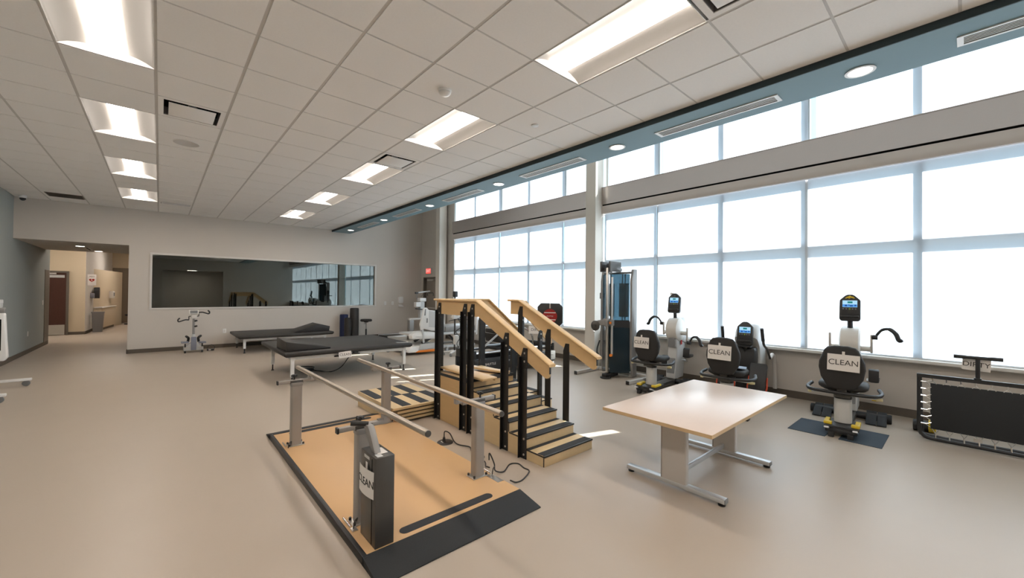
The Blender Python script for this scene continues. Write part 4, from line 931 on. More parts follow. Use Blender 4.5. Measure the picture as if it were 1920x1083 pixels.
# ------------------------------------------------------------------ cable machine
t = thing('cable_machine', 'tall dark blue cable machine tower beside the near column', 'exercise machine', (6.7, 4.50, 0))
AY = 4.52; AX = 6.42      # apex rail
for s_, yb in ((1, 4.86), (-1, 4.19)):
    fr = [(6.80, 0.03), (6.74, 0.12), (6.72, 0.35), (6.72, 1.80), (6.78, 2.06), (6.84, 2.06), (6.84, 0.03)]
    b = MB(); b.prism([(6.76, 0.03), (6.70, 0.30), (6.70, 1.84), (6.75, 2.07), (6.87, 2.07), (6.87, 0.03)], 'y', yb-0.025, yb+0.025); b.build('side_frame', M_grey, t, bevel=0.006)
    yi = yb - s_*0.03; xi = 6.70
    def pan(z0, z1, m, nm, off=0.0):
        dx, dy = xi-AX, yi-AY; L = math.hypot(dx, dy); nx, ny = -abs(dy)/L, (dx*s_/L)
        a0 = (AX+0.02, AY+s_*0.035); a1 = (xi, yi)
        return MB().hexa([(a0[0], a0[1], z0), (a1[0], a1[1], z0), (a1[0]+0.006, a1[1], z0), (a0[0]+0.006, a0[1], z0), (a0[0], a0[1], z1), (a1[0], a1[1], z1), (a1[0]+0.006, a1[1], z1), (a0[0]+0.006, a0[1], z1)]).build(nm, m, t)
    pan(1.10, 1.98, M_shroud, 'upper_shroud'); pan(0.96, 1.10, M_black, 'shroud_band'); pan(0.10, 0.96, M_shroudd, 'lower_shroud')
    # weight stack behind each upper panel
    cx, cy = 6.72, AY+s_*0.16
    b = MB()
    for k in range(18): b.box(cx-0.05, cx+0.05, cy-0.075, cy+0.075, 1.16+k*0.036, 1.16+k*0.036+0.032)
    b.build('weight_stack', M_black, t)
    MB().cyl((cx, cy-0.03, 0.2), (cx, cy-0.03, 2.0), 0.010, n=10).cyl((cx, cy+0.03, 0.2), (cx, cy+0.03, 2.0), 0.010, n=10).build('guide_rods', M_chrome, t)
    yb2 = AY+s_*0.585
    b = MB(); b.beam((6.98, yb2+s_*0.03, 0.035), (6.20, yb2, 0.035), 0.06, 0.06); bar = b.build('base_bar', M_greyl, t, bevel=0.005)
    MB().obox((6.197, yb2, 0.035), (0.008, 0.064, 0.064)).build('end_cap', M_black, bar)
MB().box(6.86, 6.875, 4.21, 4.84, 0.1, 1.06).build('back_panel', M_teali, t)
MB().box(6.95, 7.02, AY-0.64, AY+0.64, 0.005, 0.065).box(6.78, 6.98, AY-0.30, AY-0.24, 0.005, 0.065).box(6.78, 6.98, AY+0.24, AY+0.30, 0.005, 0.065).build('rear_bar', M_greyl, t, bevel=0.005)
MB().box(6.77, 6.83, 4.20, 4.85, 1.99, 2.03).build('top_bar', M_grey, t, bevel=0.005)
MB().box(AX-0.025, AX+0.025, AY-0.022, AY+0.022, 0.10, 2.10).build('front_rail', M_steel, t, bevel=0.004)
MB().box(AX+0.03, AX+0.05, AY-0.095, AY-0.055, 0.45, 1.92).build('counterweight_tube', M_alu, t, bevel=0.004)
b = MB(); b.box(AX-0.06, AX+0.30, AY-0.10, AY-0.06, 2.02, 2.22); b.box(AX-0.06, AX+0.30, AY+0.10, AY+0.14, 2.02, 2.22); b.box(AX+0.0, AX+0.40, AY-0.06, AY+0.10, 2.04, 2.10); b.build('crown', M_dgrey, t, bevel=0.01)
MB().cyl((AX+0.05, AY-0.03, 2.13), (AX+0.05, AY+0.03, 2.13), 0.06, n=22).build('top_pulley', M_black, t, bevel=0.004)
b = MB(); b.box(AX-0.07, AX+0.05, AY-0.045, AY+0.045, 0.98, 1.13); b.box(AX-0.03, AX+0.04, AY-0.13, AY-0.045, 1.0, 1.11); b.beam((AX-0.05, AY+0.03, 1.06), (AX-0.12, AY+0.14, 1.04), 0.05, 0.10); ca = b.build('carriage', M_grey, t, bevel=0.006)
MB().cyl((AX-0.04, AY-0.10, 1.055), (AX-0.06, AY-0.10, 1.055), 0.022, n=14).build('knob', M_org, ca)
b = MB(); b.lathe([(0.085, -0.02), (0.095, -0.012), (0.08, 0), (0.095, 0.012), (0.085, 0.02)], (AX-0.15, AY+0.17, 0.99), n=24, axis='x'); b.lathe([(0.03, -0.03), (0.03, 0.03)], (AX-0.15, AY+0.17, 0.99), n=16, axis='x'); b.build('pulley', M_dgrey, ca)
b = MB(); b.tube([(AX-0.15, AY+0.20, 0.93), (AX-0.15, AY+0.22, 0.88), (AX-0.15, AY+0.17, 0.885)], 0.008, n=8); b.build('carabiner', M_chrome, ca)
MB().cyl((AX+0.01, AY-0.09, 0.44), (AX-0.03, AY-0.09, 0.44), 0.026, n=14).build('knob', M_org, t)
b = MB(); b.box(AX-0.10, AX+0.30, AY-0.05, AY+0.05, 0.02, 0.09); b.cyl((AX-0.05, AY, 0.0), (AX-0.05, AY, 0.03), 0.10, n=24); b.build('front_foot', M_black, t, bevel=0.006)
b = MB(); b.tube([(6.70, 4.90, 0.66), (6.66, 4.93, 0.50), (6.66, 4.93, 0.38), (6.68, 4.92, 0.30)], 0.014, n=8); b.obox((6.66, 4.93, 0.33), (0.05, 0.03, 0.15)); b.build('hanging_strap', M_black, t)
MB().box(6.70, 6.78, 4.887, 4.91, 1.50, 1.62).build('hook', M_grey, t, bevel=0.004)

# ------------------------------------------------------------------ upright trampoline
t = thing('trampoline', 'black rectangular trampoline standing on edge at the right edge', 'trampoline', (6.46, -0.25, 0))
TY0, TY1, TX = 0.365, -0.90, 6.46
def rr3(w_, h_, r_, cy, cz, n=6): return [(TX, y, z) for y, z in rrect(w_, h_, r_, n=n, cx=cy, cy=cz)]
cy = (TY0+TY1)/2; wd = TY0-TY1
# square-topped frame, rounded bottom corners
fpts = [(TX, TY0-0.02, 0.71), (TX, TY0-0.02, 0.40), (TX, TY0-0.02, 0.13), (TX, TY0-0.045, 0.06), (TX, TY0-0.11, 0.028), (TX, 0.0, 0.028), (TX, -0.5, 0.028), (TX, TY1+0.11, 0.028), (TX, TY1+0.045, 0.06), (TX, TY1+0.02, 0.13), (TX, TY1+0.02, 0.40), (TX, TY1+0.02, 0.71)]
b = MB(); b.tube(fpts, 0.021, n=12, sub=4); b.box(TX-0.02, TX+0.02, TY1, TY0, 0.695, 0.735); b.build('frame', M_black, t)
b = MB(); b.tube([(TX+0.10, TY0-0.02, 0.50), (TX+0.10, TY0-0.03, 0.10), (TX+0.10, TY0-0.10, 0.03), (TX+0.10, -0.3, 0.03), (TX+0.10, TY1+0.1, 0.03)], 0.022, n=10, sub=4); b.build('rear_frame', M_black, t)
MB().box(TX-0.006, TX+0.006, TY1+0.10, TY0-0.105, 0.135, 0.64).build('jump_mat', M_rubber, t, bevel=0.004)
def spring(y0, z0, y1, z1):
    dy, dz = y1-y0, z1-z0; L = math.hypot(dy, dz); uy, uz = dy/L, dz/L; py, pz = -uz, uy
    b = MB(); m = (y0+uy*L*0.5, z0+uz*L*0.5)
    b.cyl((TX-0.024, y0, z0), (TX-0.012, *m), 0.008, n=8)
    for s_ in (-1, 1): b.cyl((TX-0.012, *m), (TX-0.007, y1+s_*py*0.028, z1+s_*pz*0.028), 0.0035, n=6)
    b.build('spring', M_chrome, t)
for k in range(11):
    y = TY0-0.125-k*0.105; spring(y, 0.70, y, 0.635)
    spring(y-0.02, 0.045, y-0.02, 0.14)
for k in range(7): spring(TY0-0.03, 0.655-k*0.078, TY0-0.11, 0.645-k*0.078)
for k in range(7): spring(TY1+0.03, 0.655-k*0.078, TY1+0.105, 0.645-k*0.078)
b = MB(); b.cyl((TX, -0.085, 0.72), (TX, -0.085, 0.955), 0.017, n=12); b.cyl((TX, -0.085, 0.72), (TX, -0.085, 0.75), 0.028, n=12); hb = b.build('handle_post', M_black, t)
b = MB(); b.cyl((TX, 0.085, 0.962), (TX, -0.255, 0.962), 0.017, n=12); b.cyl((TX, 0.085, 0.962), (TX, 0.0, 0.962), 0.020, n=12); b.cyl((TX, -0.17, 0.962), (TX, -0.255, 0.962), 0.020, n=12); b.build('handle_bar', M_black, t)
MB().obox((TX-0.006, -0.085, 0.10), (0.03, 0.06, 0.04)).build('latch', M_steel, t)
notice('DIRTY', (TX+0.030, -0.075, 0.885), 0.20, 0.125, (-1, 0.1, 0), 'white DIRTY notice behind the handle of the upright trampoline', roll=-0.05, size=0.07, tape=False)
t = thing('hand_weight', 'small yellow and black hand weight behind the trampoline springs', 'weight', (6.85, 0.26, 0))
MB().cyl((6.85, 0.29, 0.075), (6.85, 0.23, 0.075), 0.075, n=20).build('end_plate', M_yel, t, bevel=0.008)
MB().cyl((6.85, 0.42, 0.065), (6.85, 0.29, 0.065), 0.065, n=20).build('weight_body', M_black, t, bevel=0.008)

# ------------------------------------------------------------------ mat tables
def mat_table(x0, x1, y0, y1, zt, lx, ly, label, pad=0.07):
    t = thing('mat_table', label, 'treatment table', ((x0+x1)/2, (y0+y1)/2, 0), 'black mat tables')
    MB().box(x0, x1, y0, y1, zt-pad, zt).build('pad', M_vinyl, t, bevel=0.025, seg=3)
    b = MB(); zf0, zf1 = zt-pad-0.075, zt-pad-0.012
    for q in ((lx[0], lx[1], ly[0]-0.02, ly[0]+0.02), (lx[0], lx[1], ly[1]-0.02, ly[1]+0.02), (lx[0]-0.02, lx[0]+0.02, ly[0]+0.02, ly[1]-0.02), (lx[1]-0.02, lx[1]+0.02, ly[0]+0.02, ly[1]-0.02)): b.box(*q, zf0, zf1)
    b.build('frame', M_white, t, bevel=0.003)
    MB().box(x0+0.03, x1-0.03, y0+0.03, y1-0.03, zt-pad-0.012, zt-pad).build('underboard', M_black, t)
    for x in lx:
        for y in ly:
            b = MB(); b.box(x-0.028, x+0.028, y-0.028, y+0.028, 0.12, zf0+0.01); lg = b.build('leg', M_white, t, bevel=0.003)
            MB().cyl((x, y, 0.01), (x, y, 0.12), 0.012, n=10).cyl((x, y, 0), (x, y, 0.015), 0.026, n=14).build('glide', M_black, lg)
            MB().box(x-0.032, x+0.032, y-0.032, y-0.028, zf0-0.02, zf0+0.05).build('bracket', M_white, lg)
    return t
ZB = 0.555
tb = mat_table(1.57, 3.91, 7.50, 9.56, ZB, (1.72, 3.775), (7.63, 9.20), 'nearer wide black mat table on white legs with a CLEAN notice on its edge')
MB().box(2.40, 2.50, 7.595, 7.61, 0.40, 0.425).build('control_clip', M_black, tb)
b = MB(); b.box(2.74, 2.82, 7.56, 7.61, 0.44, 0.48); b.box(2.68, 2.84, 7.53, 7.60, 0.425, 0.445); b.build('height_pedal', M_dgrey, tb, bevel=0.004)
tw = mat_table(1.48, 3.76, 11.95, 13.58, 0.455, (1.63, 3.55), (12.10, 13.42), 'low black mat table against the back wall under the observation window')
notice('CLEAN', (2.555, 7.49, 0.445), 0.22, 0.115, (-0.1, -1, 0.25), 'white CLEAN notice hanging on the frame of the nearer mat table', roll=0.03, size=0.062, tape=False)
def wedge(pts, label, group):
    c = sum((Vector(p) for p in pts[:4]), Vector())/4
    b = MB(); b.hexa(pts); t = b.build('wedge_cushion', M_vinyl, bevel=0.018, seg=3, org=(c.x, c.y, pts[0][2])); return tag(t, label, 'cushion', group)
z = ZB+0.001
wedge([(1.63, 7.66, z), (2.36, 7.66, z), (2.30, 8.36, z), (1.62, 8.36, z), (1.63, 7.66, z+0.17), (2.36, 7.66, z+0.03), (2.30, 8.36, z+0.03), (1.62, 8.36, z+0.19)], 'black wedge cushion at the left end of the nearer mat table', 'wedge cushions')
z = 0.456
b = MB(); b.prism([(2.80, z), (3.70, z), (3.72, z+0.13), (3.42, z+0.21), (2.80, z+0.02)], 'y', 12.20, 12.85)
tag(b.build('wedge_cushion', M_vinyl, bevel=0.018, seg=3, org=(3.3, 12.5, z)), 'black peaked wedge cushion at the right end of the low mat table', 'cushion', 'wedge cushions')
tag(MB().tube([(2.70, 7.65, 0.40), (2.62, 7.90, 0.15), (2.55, 8.30, 0.008), (2.42, 8.50, 0.008), (2.32, 8.75, 0.008), (2.45, 9.05, 0.008), (2.25, 9.25, 0.008), (2.15, 9.00, 0.02), (2.20, 8.75, 0.03)], 0.008, n=8).build('extension_lead', M_black, org=(2.4, 8.4, 0)), 'black cord trailing under the nearer mat table', 'cord')
t = thing('power_box', 'small black motor box on the floor under the nearer mat table', 'motor box', (2.24, 8.68, 0))
MB().box(2.14, 2.34, 8.62, 8.74, 0, 0.05).build('box_body', M_black, t, bevel=0.01)

# ------------------------------------------------------------------ bolsters, mats and stool at the back wall
def roll(x, y, r_, h_, m, label):
    t = thing('foam_roll', label, 'bolster', (x, y, 0), 'upright rolled bolsters by the back wall')
    MB().lathe([(r_-0.02, 0), (r_, 0.015), (r_, h_-0.02), (r_-0.02, h_), (r_*0.3, h_), (r_*0.25, h_-0.01)], (x, y, 0), n=28).build('roll_body', m, t)
    MB().lathe([(r_*0.55, h_), (r_*0.6, h_+0.003), (r_*0.5, h_+0.003)], (x, y, 0), n=24).build('end_seam', m, t)
roll(4.85, 13.40, 0.14, 1.05, M_vinyl, 'tallest black upright bolster beside the stool')
roll(4.60, 13.28, 0.11, 0.74, M_vinyl, 'shorter black rolled mat in front of the navy one')
roll(4.56, 13.53, 0.13, 0.84, M_blue, 'navy blue upright bolster behind the black ones')
t = thing('stool', 'black round stool on castors by the back wall', 'stool', (5.15, 13.15, 0))
MB().lathe([(0.17, 0.61), (0.185, 0.625), (0.185, 0.665), (0.165, 0.685), (0.001, 0.688)], (5.15, 13.15, 0), n=32).build('seat', M_seatb, t)
b = MB(); b.cyl((5.15, 13.15, 0.35), (5.15, 13.15, 0.60), 0.014, n=12); b.build('gas_lift', M_chrome, t)
MB().cyl((5.15, 13.15, 0.10), (5.15, 13.15, 0.36), 0.025, n=14).cyl((5.15, 13.15, 0.58), (5.15, 13.15, 0.612), 0.07, n=16).build('column', M_black, t)
MB().cyl((5.13, 13.12, 0.56), (5.03, 13.02, 0.545), 0.008, n=8).build('height_lever', M_black, t)
for k in range(5):
    a = 2*PI*k/5+0.3; ex, ey = 5.15+0.25*math.cos(a), 13.15+0.25*math.sin(a)
    lg = MB().beam((5.15, 13.15, 0.10), (ex, ey, 0.075), 0.04, 0.03).build('leg', M_black, t, bevel=0.006)
    MB().cyl((ex-0.012, ey, 0.03), (ex+0.012, ey, 0.03), 0.03, n=14).cyl((ex, ey, 0.05), (ex, ey, 0.07), 0.01, n=8).build('castor', M_black, lg)

# ------------------------------------------------------------------ arm and leg cycle by the back wall
cx, cy = 0.665, 13.12
t = thing('arm_leg_cycle', 'small white arm and leg exerciser by the back wall under the window', 'exercise machine', (cx, cy, 0))
b = MB(); b.prism([(cx-0.20, 0.05), (cx+0.20, 0.05), (cx+0.20, 0.14), (cx+0.07, 0.24), (cx-0.07, 0.24), (cx-0.20, 0.14)], 'y', cy-0.10, cy+0.12); b.build('base_housing', M_plast, t, bevel=0.02, seg=3)
MB().box(cx-0.055, cx+0.055, cy-0.125, cy-0.09, 0.06, 0.40).build('front_cover', M_blueg, t, bevel=0.01)
for s_ in (-1, 1):
    w_ = MB(); w_.cyl((cx+s_*0.17-0.02, cy-0.14, 0.03), (cx+s_*0.17+0.02, cy-0.14, 0.03), 0.03, n=16); w_.build('wheel', M_black, t)
    b = MB(); b.box(min(cx+s_*0.10, cx+s_*0.25), max(cx+s_*0.10, cx+s_*0.25), cy-0.20, cy+0.04, 0.235 + (0.02 if s_ < 0 else 0), 0.265 + (0.02 if s_ < 0 else 0)); pd = b.build('pedal', M_blueg, t, bevel=0.01)
    b = MB(); b.tube([(cx+s_*0.11, cy+0.05, 0.26), (cx+s_*0.10, cy+0.04, 0.36), (cx+s_*0.145, cy+0.0, 0.41), (cx+s_*0.11, cy-0.03, 0.38)], 0.028, n=8); b.build('calf_strap', M_black, pd)
    b = MB(); b.box(cx+s_*0.17-0.015, cx+s_*0.17+0.015, cy-0.15, cy-0.12, 0.15, 0.235); b.build('pedal_strap', M_black, pd)
    MB().obox((cx+s_*0.14, cy-0.115, 0.13), (0.10, 0.012, 0.02)).build('silver_band', M_steel, t)
b = MB(); b.prism(rrect(0.05, 0.05, 0.012, cx=cx, cy=cy), 'z', 0.24, 0.86); b.build('column', M_grey, t)
MB().prism([(cx-0.05, 0.20), (cx+0.05, 0.20), (cx+0.03, 0.46), (cx-0.03, 0.46)], 'y', cy-0.05, cy+0.05).build('column_shroud', M_plast, t, bevel=0.01)
for z in (0.66, 0.80): MB().cyl((cx+0.02, cy-0.03, z), (cx+0.06, cy-0.06, z+0.01), 0.022, n=12).build('knob', M_black, t)
b = MB(); b.box(cx-0.06, cx+0.06, cy-0.06, cy+0.06, 0.86, 0.965); hd = b.build('arm_motor', M_plastw, t, bevel=0.02)
M = Matrix.Translation((cx-0.005, cy-0.05, 1.02)) @ Matrix.Rotation(-0.25, 4, 'X')
dp = MB().box(-0.10, 0.10, -0.02, 0.02, -0.05, 0.06).xf(M).build('display', M_plastw, t, bevel=0.008)
MB().box(-0.075, 0.075, -0.022, -0.02, -0.032, 0.045).xf(M).build('screen', M_greyp, dp)
for s_, zz in ((-1, 0.83), (1, 1.015)):
    b = MB(); b.cyl((cx+s_*0.06, cy, 0.92), (cx+s_*0.10, cy, 0.92), 0.010, n=8); b.cyl((cx+s_*0.10, cy, 0.92), (cx+s_*0.10, cy, zz), 0.010, n=8); ck = b.build('crank', M_black, t)
    b = MB(); b.tube([(cx+s_*0.10, cy, zz), (cx+s_*0.17, cy-0.02, zz+0.005), (cx+s_*0.23, cy-0.04, zz-0.015), (cx+s_*0.30, cy-0.06, zz-0.035), (cx+s_*0.315, cy-0.06, zz+0.01), (cx+s_*0.28, cy-0.06, zz+0.055)], 0.016, n=8); b.build('arm_handle', M_black, ck)
t = thing('power_adapter', 'small black adapter on the floor right of the arm and leg exerciser', 'power adapter', (1.02, 13.2, 0))
MB().box(0.95, 1.10, 13.15, 13.27, 0, 0.045).build('adapter_body', M_black, t, bevel=0.01)
MB().box(0.98, 1.03, 13.14, 13.152, 0.015, 0.04).build('adapter_label', M_paper, t)
MB().tube([(0.95, 13.2, 0.02), (0.98, 13.3, 0.10), (1.06, 13.33, 0.14), (1.12, 13.28, 0.08), (1.10, 13.25, 0.02)], 0.007, n=6).build('flex', M_black, t)

# ------------------------------------------------------------------ hospital bed, head raised, behind the stairs
t = thing('hospital_bed', 'white hospital bed with orange base trim behind the stairs', 'bed', (5.8, 9.6, 0))
BY0, BY1 = 9.18, 10.18
b = MB(); b.hexa([(4.66, BY0, 0.075), (5.50, BY0, 0.055), (5.50, BY1, 0.055), (4.66, BY1, 0.075), (4.74, BY0+0.03, 0.20), (5.46, BY0+0.05, 0.26), (5.46, BY1-0.05, 0.26), (4.74, BY1-0.03, 0.20)]); b.build('base_cover', M_white, t, bevel=0.02, seg=3)
MB().prism([(4.86, 0.068), (5.48, 0.055), (5.47, 0.125), (4.95, 0.115)], 'y', BY0-0.008, BY0+0.01).build('orange_trim', M_org, t, bevel=0.004)
MB().prism([(4.95, 0.13), (5.46, 0.14), (5.44, 0.27), (5.02, 0.27)], 'y', BY0-0.004, BY0+0.06).build('step_pad', M_plast, t)
b = MB(); b.box(5.46, 6.75, BY0+0.10, BY0+0.20, 0.10, 0.17); b.box(5.46, 6.75, BY1-0.20, BY1-0.10, 0.10, 0.17); b.box(6.65, 6.75, BY0+0.05, BY1-0.05, 0.10, 0.17); b.build('undercarriage', M_plast, t, bevel=0.01)
for yy in (9.45, 9.9):
    MB().beam((5.2, yy, 0.26), (5.6, yy, 0.46), 0.06, 0.06).build('lift_arm', M_dgrey, t)
    MB().beam((6.5, yy, 0.17), (6.2, yy, 0.46), 0.06, 0.06).build('lift_arm', M_dgrey, t)
MB().box(4.85, 6.85, BY0+0.08, BY1-0.08, 0.46, 0.52).build('deck', M_plast, t, bevel=0.01)
MB().box(5.801, 6.80, BY0+0.12, BY1-0.12, 0.521, 0.68).build('mattress', M_grey, t, bevel=0.03, seg=3)
MB().hexa([(5.48, BY0+0.12, 0.54), (5.80, BY0+0.12, 0.525), (5.80, BY1-0.12, 0.525), (5.48, BY1-0.12, 0.54), (5.50, BY0+0.12, 0.86), (5.80, BY0+0.12, 0.69), (5.80, BY1-0.12, 0.69), (5.50, BY1-0.12, 0.86)]).build('raised_mattress', M_grey, t, bevel=0.03, seg=3)
out = [(5.00, 0.62), (4.97, 0.78), (5.04, 1.02), (5.06, 1.17), (5.10, 1.20), (5.16, 1.20), (5.22, 1.14), (5.52, 1.10), (5.56, 1.06), (5.56, 0.64), (5.50, 0.58), (5.30, 0.60), (5.10, 0.66)]
sr = MB().prism(out, 'y', BY0-0.02, BY0+0.035).build('side_rail', M_white, t, bevel=0.015, seg=3)
MB().prism([(5.085, 1.0), (5.105, 1.16), (5.13, 1.17), (5.125, 1.0)], 'y', BY0-0.023, BY0-0.019).build('grip_slot', M_greyp, sr)
MB().prism(rrect(0.035, 0.12, 0.015, cx=5.17, cy=0.87), 'y', BY0-0.026, BY0-0.019).build('rail_latch', M_greyp, sr)
MB().prism([(5.22, 0.70), (5.53, 0.66), (5.53, 1.08), (5.22, 1.12)], 'y', BY0-0.0225, BY0-0.0195).build('rail_panel', M_plast, sr)
MB().prism([(5.70, 0.66), (5.72, 0.88), (5.80, 0.92), (6.28, 0.90), (6.32, 0.66), (6.25, 0.60), (5.76, 0.60)], 'y', BY1-0.03, BY1+0.02).build('side_rail', M_white, t, bevel=0.015, seg=3)
b = MB(); b.loft([[(4.80, BY0+0.03, 0.40), (5.45, BY0+0.0, 0.38), (5.45, BY0+0.25, 0.38), (4.80, BY0+0.25, 0.40)], [(4.78, BY0+0.03, 0.50), (5.45, BY0-0.02, 0.50), (5.45, BY0+0.25, 0.50), (4.78, BY0+0.25, 0.50)], [(4.92, BY0+0.06, 0.58), (5.42, BY0+0.02, 0.56), (5.42, BY0+0.25, 0.56), (4.92, BY0+0.25, 0.58)]]); b.build('arm_cover', M_white, t, bevel=0.02, seg=3)
b = MB(); b.beam((5.10, BY0+0.02, 0.30), (5.06, BY0+0.02, 0.66), 0.05, 0.03, up=(0, 1, 0)); b.build('rail_strut', M_plast, t, bevel=0.006)
MB().prism([(6.80, 0.40), (6.86, 0.40), (6.88, 1.02), (6.82, 1.02)], 'y', BY0+0.08, BY1-0.08).build('foot_board', M_white, t, bevel=0.02, seg=3)
for x, y in ((4.56, BY0+0.06), (4.56, BY1-0.06), (5.85, BY0+0.10), (6.62, BY0+0.10), (6.62, BY1-0.10)):
    cs = MB().cyl((x, y-0.02, 0.065), (x, y+0.02, 0.065), 0.065, n=24).build('castor', M_greyp, t, bevel=0.006)
    MB().cyl((x, y-0.024, 0.065), (x, y+0.024, 0.065), 0.03, n=18).build('hub', M_plast, cs)
    MB().prism([(x-0.03, 0.10), (x+0.03, 0.10), (x+0.09, 0.14), (x-0.02, 0.15)], 'y', y-0.035, y+0.035).build('castor_fork', M_plast, cs)
MB().obox((5.62, BY0+0.02, 0.24), (0.16, 0.03, 0.03)).obox((5.56, BY0+0.0, 0.19), (0.02, 0.03, 0.09)).build('brake_pedal', M_black, t, bevel=0.004)

# ------------------------------------------------------------------ body-weight gait trainer by the exit door
t = thing('gait_trainer', 'grey gait trainer with a tall post and overhead arm near the exit door', 'exercise machine', (6.5, 12.6, 0))
MB().box(5.55, 7.0, 12.35, 13.10, 0.03, 0.15).build('treadmill_deck', M_black, t, bevel=0.01)
b = MB()
b.box(5.55, 7.0, 12.33, 12.40, 0.0, 0.16); b.box(5.55, 7.0, 13.05, 13.12, 0.0, 0.16); b.build('deck_rail', M_steel, t, bevel=0.006)
MB().prism(rrect(0.17, 0.15, 0.02, cx=6.33, cy=12.30), 'z', 0.0, 0.70).build('post', M_grey, t, bevel=0.004)
MB().box(6.24, 6.85, 12.22, 12.38, 0.66, 0.72).build('cross_beam', M_greyl, t, bevel=0.006)
b = MB(); b.box(6.66, 6.82, 12.26, 12.42, 0.72, 1.34); b.build('mast', M_plast, t, bevel=0.01)
MB().box(6.62, 6.86, 12.22, 12.44, 1.28, 1.40).build('mast_head', M_white, t, bevel=0.02)
MB().box(6.48, 6.66, 12.22, 12.40, 1.10, 1.26).build('control_box', M_white, t, bevel=0.015)
b = MB(); b.beam((6.46, 12.26, 1.04), (6.82, 12.20, 1.00), 0.04, 0.035); b.build('hand_bar', M_black, t, bevel=0.006)
b = MB(); b.cyl((6.56, 12.34, 1.36), (6.56, 12.34, 1.58), 0.016, n=10); b.build('arm_support', M_grey, t)
b = MB(); b.beam((6.52, 12.34, 1.57), (7.06, 12.34, 1.64), 0.05, 0.045); am = b.build('overhead_arm', M_plast, t, bevel=0.008)
MB().box(6.50, 6.60, 12.30, 12.38, 1.54, 1.60).build('arm_joint', M_black, am, bevel=0.008)
b = MB(); b.beam((6.98, 12.30, 1.575), (7.10, 12.18, 1.575), 0.03, 0.03); b.cyl((7.10, 12.18, 1.58), (7.10, 12.18, 1.48), 0.012, n=8); b.cyl((6.96, 12.32, 1.58), (6.96, 12.32, 1.47), 0.012, n=8); b.build('harness_hook', M_black, am)
MB().tube([(6.70, 12.30, 1.44), (6.76, 12.28, 1.52), (6.84, 12.28, 1.46), (6.86, 12.3, 1.40)], 0.006, n=6).build('cable', M_black, t)

# ------------------------------------------------------------------ leg press shuttle behind the stairs
t = thing('leg_press', 'black leg press shuttle with a red disc on its upright footplate', 'exercise machine', (5.6, 6.4, 0))
LY0, LY1 = 6.05, 6.70
b = MB(); b.prism([(4.42, 0.34), (6.55, 0.34), (6.62, 0.30), (6.62, 0.12), (6.45, 0.10), (4.50, 0.10), (4.42, 0.16)], 'y', LY0, LY0+0.05); b.prism([(4.42, 0.34), (6.55, 0.34), (6.62, 0.30), (6.62, 0.12), (6.45, 0.10), (4.50, 0.10), (4.42, 0.16)], 'y', LY1-0.05, LY1); b.box(4.42, 6.6, LY0+0.05, LY1-0.05, 0.10, 0.14)
sh = b.build('side_panel', M_black, t, bevel=0.006)
lettering('SHUTTLE', 0.062, M_paper, (4.80, LY0-0.001, 0.225), (0, -1, 0), sh, spacing=1.05)
lettering('MVP', 0.045, M_plast, (5.25, LY0-0.001, 0.25), (0, -1, 0), sh)
MB().box(4.54, 4.57, LY0-0.002, LY0, 0.20, 0.25).build('logo_mark', M_red, sh)
for y in (LY0+0.06, LY1-0.06): MB().cyl((4.45, y, 0.44), (6.60, y, 0.44), 0.024, n=16).build('slide_rail', M_chrome, t)
for xx in (4.42, 6.56): MB().box(xx, xx+0.06, LY0+0.02, LY1-0.02, 0.34, 0.50).build('rail_bracket', M_black, t, bevel=0.006)
MB().box(6.34, 6.62, LY0-0.02, LY0, 0.14, 0.33).box(6.40, 6.55, LY0-0.023, LY0-0.02, 0.25, 0.27).build('end_badge', M_grey, t, bevel=0.003)
for x in (6.55, 4.50):
    for y in (LY0+0.01, LY1-0.05):
        b = MB(); b.cyl((x-0.02, y, 0.05), (x+0.02, y, 0.05), 0.05, n=20); cs = b.build('castor', M_black, t, bevel=0.006); MB().cyl((x-0.023, y, 0.05), (x+0.023, y, 0.05), 0.022, n=14).build('hub', M_chrome, cs)
# sliding carriage with inclined back pad
b = MB(); b.box(5.0, 6.0, LY0+0.08, LY1-0.08, 0.465, 0.52); b.build('carriage', M_black, t, bevel=0.01)
b = MB(); b.hexa([(5.10, LY0+0.10, 0.60), (6.05, LY0+0.10, 0.525), (6.05, LY1-0.10, 0.525), (5.10, LY1-0.10, 0.60), (5.05, LY0+0.10, 0.78), (6.05, LY0+0.10, 0.58), (6.05, LY1-0.10, 0.58), (5.05, LY1-0.10, 0.78)]); b.build('back_pad', M_seatb, t, bevel=0.02, seg=3)
MB().hexa([(5.05, LY0+0.14, 0.79), (5.35, LY0+0.14, 0.73), (5.35, LY1-0.14, 0.73), (5.05, LY1-0.14, 0.79), (5.05, LY0+0.14, 0.87), (5.33, LY0+0.14, 0.80), (5.33, LY1-0.14, 0.80), (5.05, LY1-0.14, 0.87)]).build('head_pad', M_seatb, t, bevel=0.02, seg=3)
for y in (LY0+0.06, LY1-0.06):
    b = MB(); b.tube([(5.02, y, 0.88), (5.30, y, 0.92), (5.70, y, 0.88), (5.95, y, 0.72), (6.0, y, 0.50)], 0.016, n=8); b.build('grip_tube', M_chrome, t)
b = MB(); b.beam((4.55, LY0+0.08, 0.46), (5.08, LY0+0.08, 0.80), 0.025, 0.03); b.build('brace', M_alu, t)
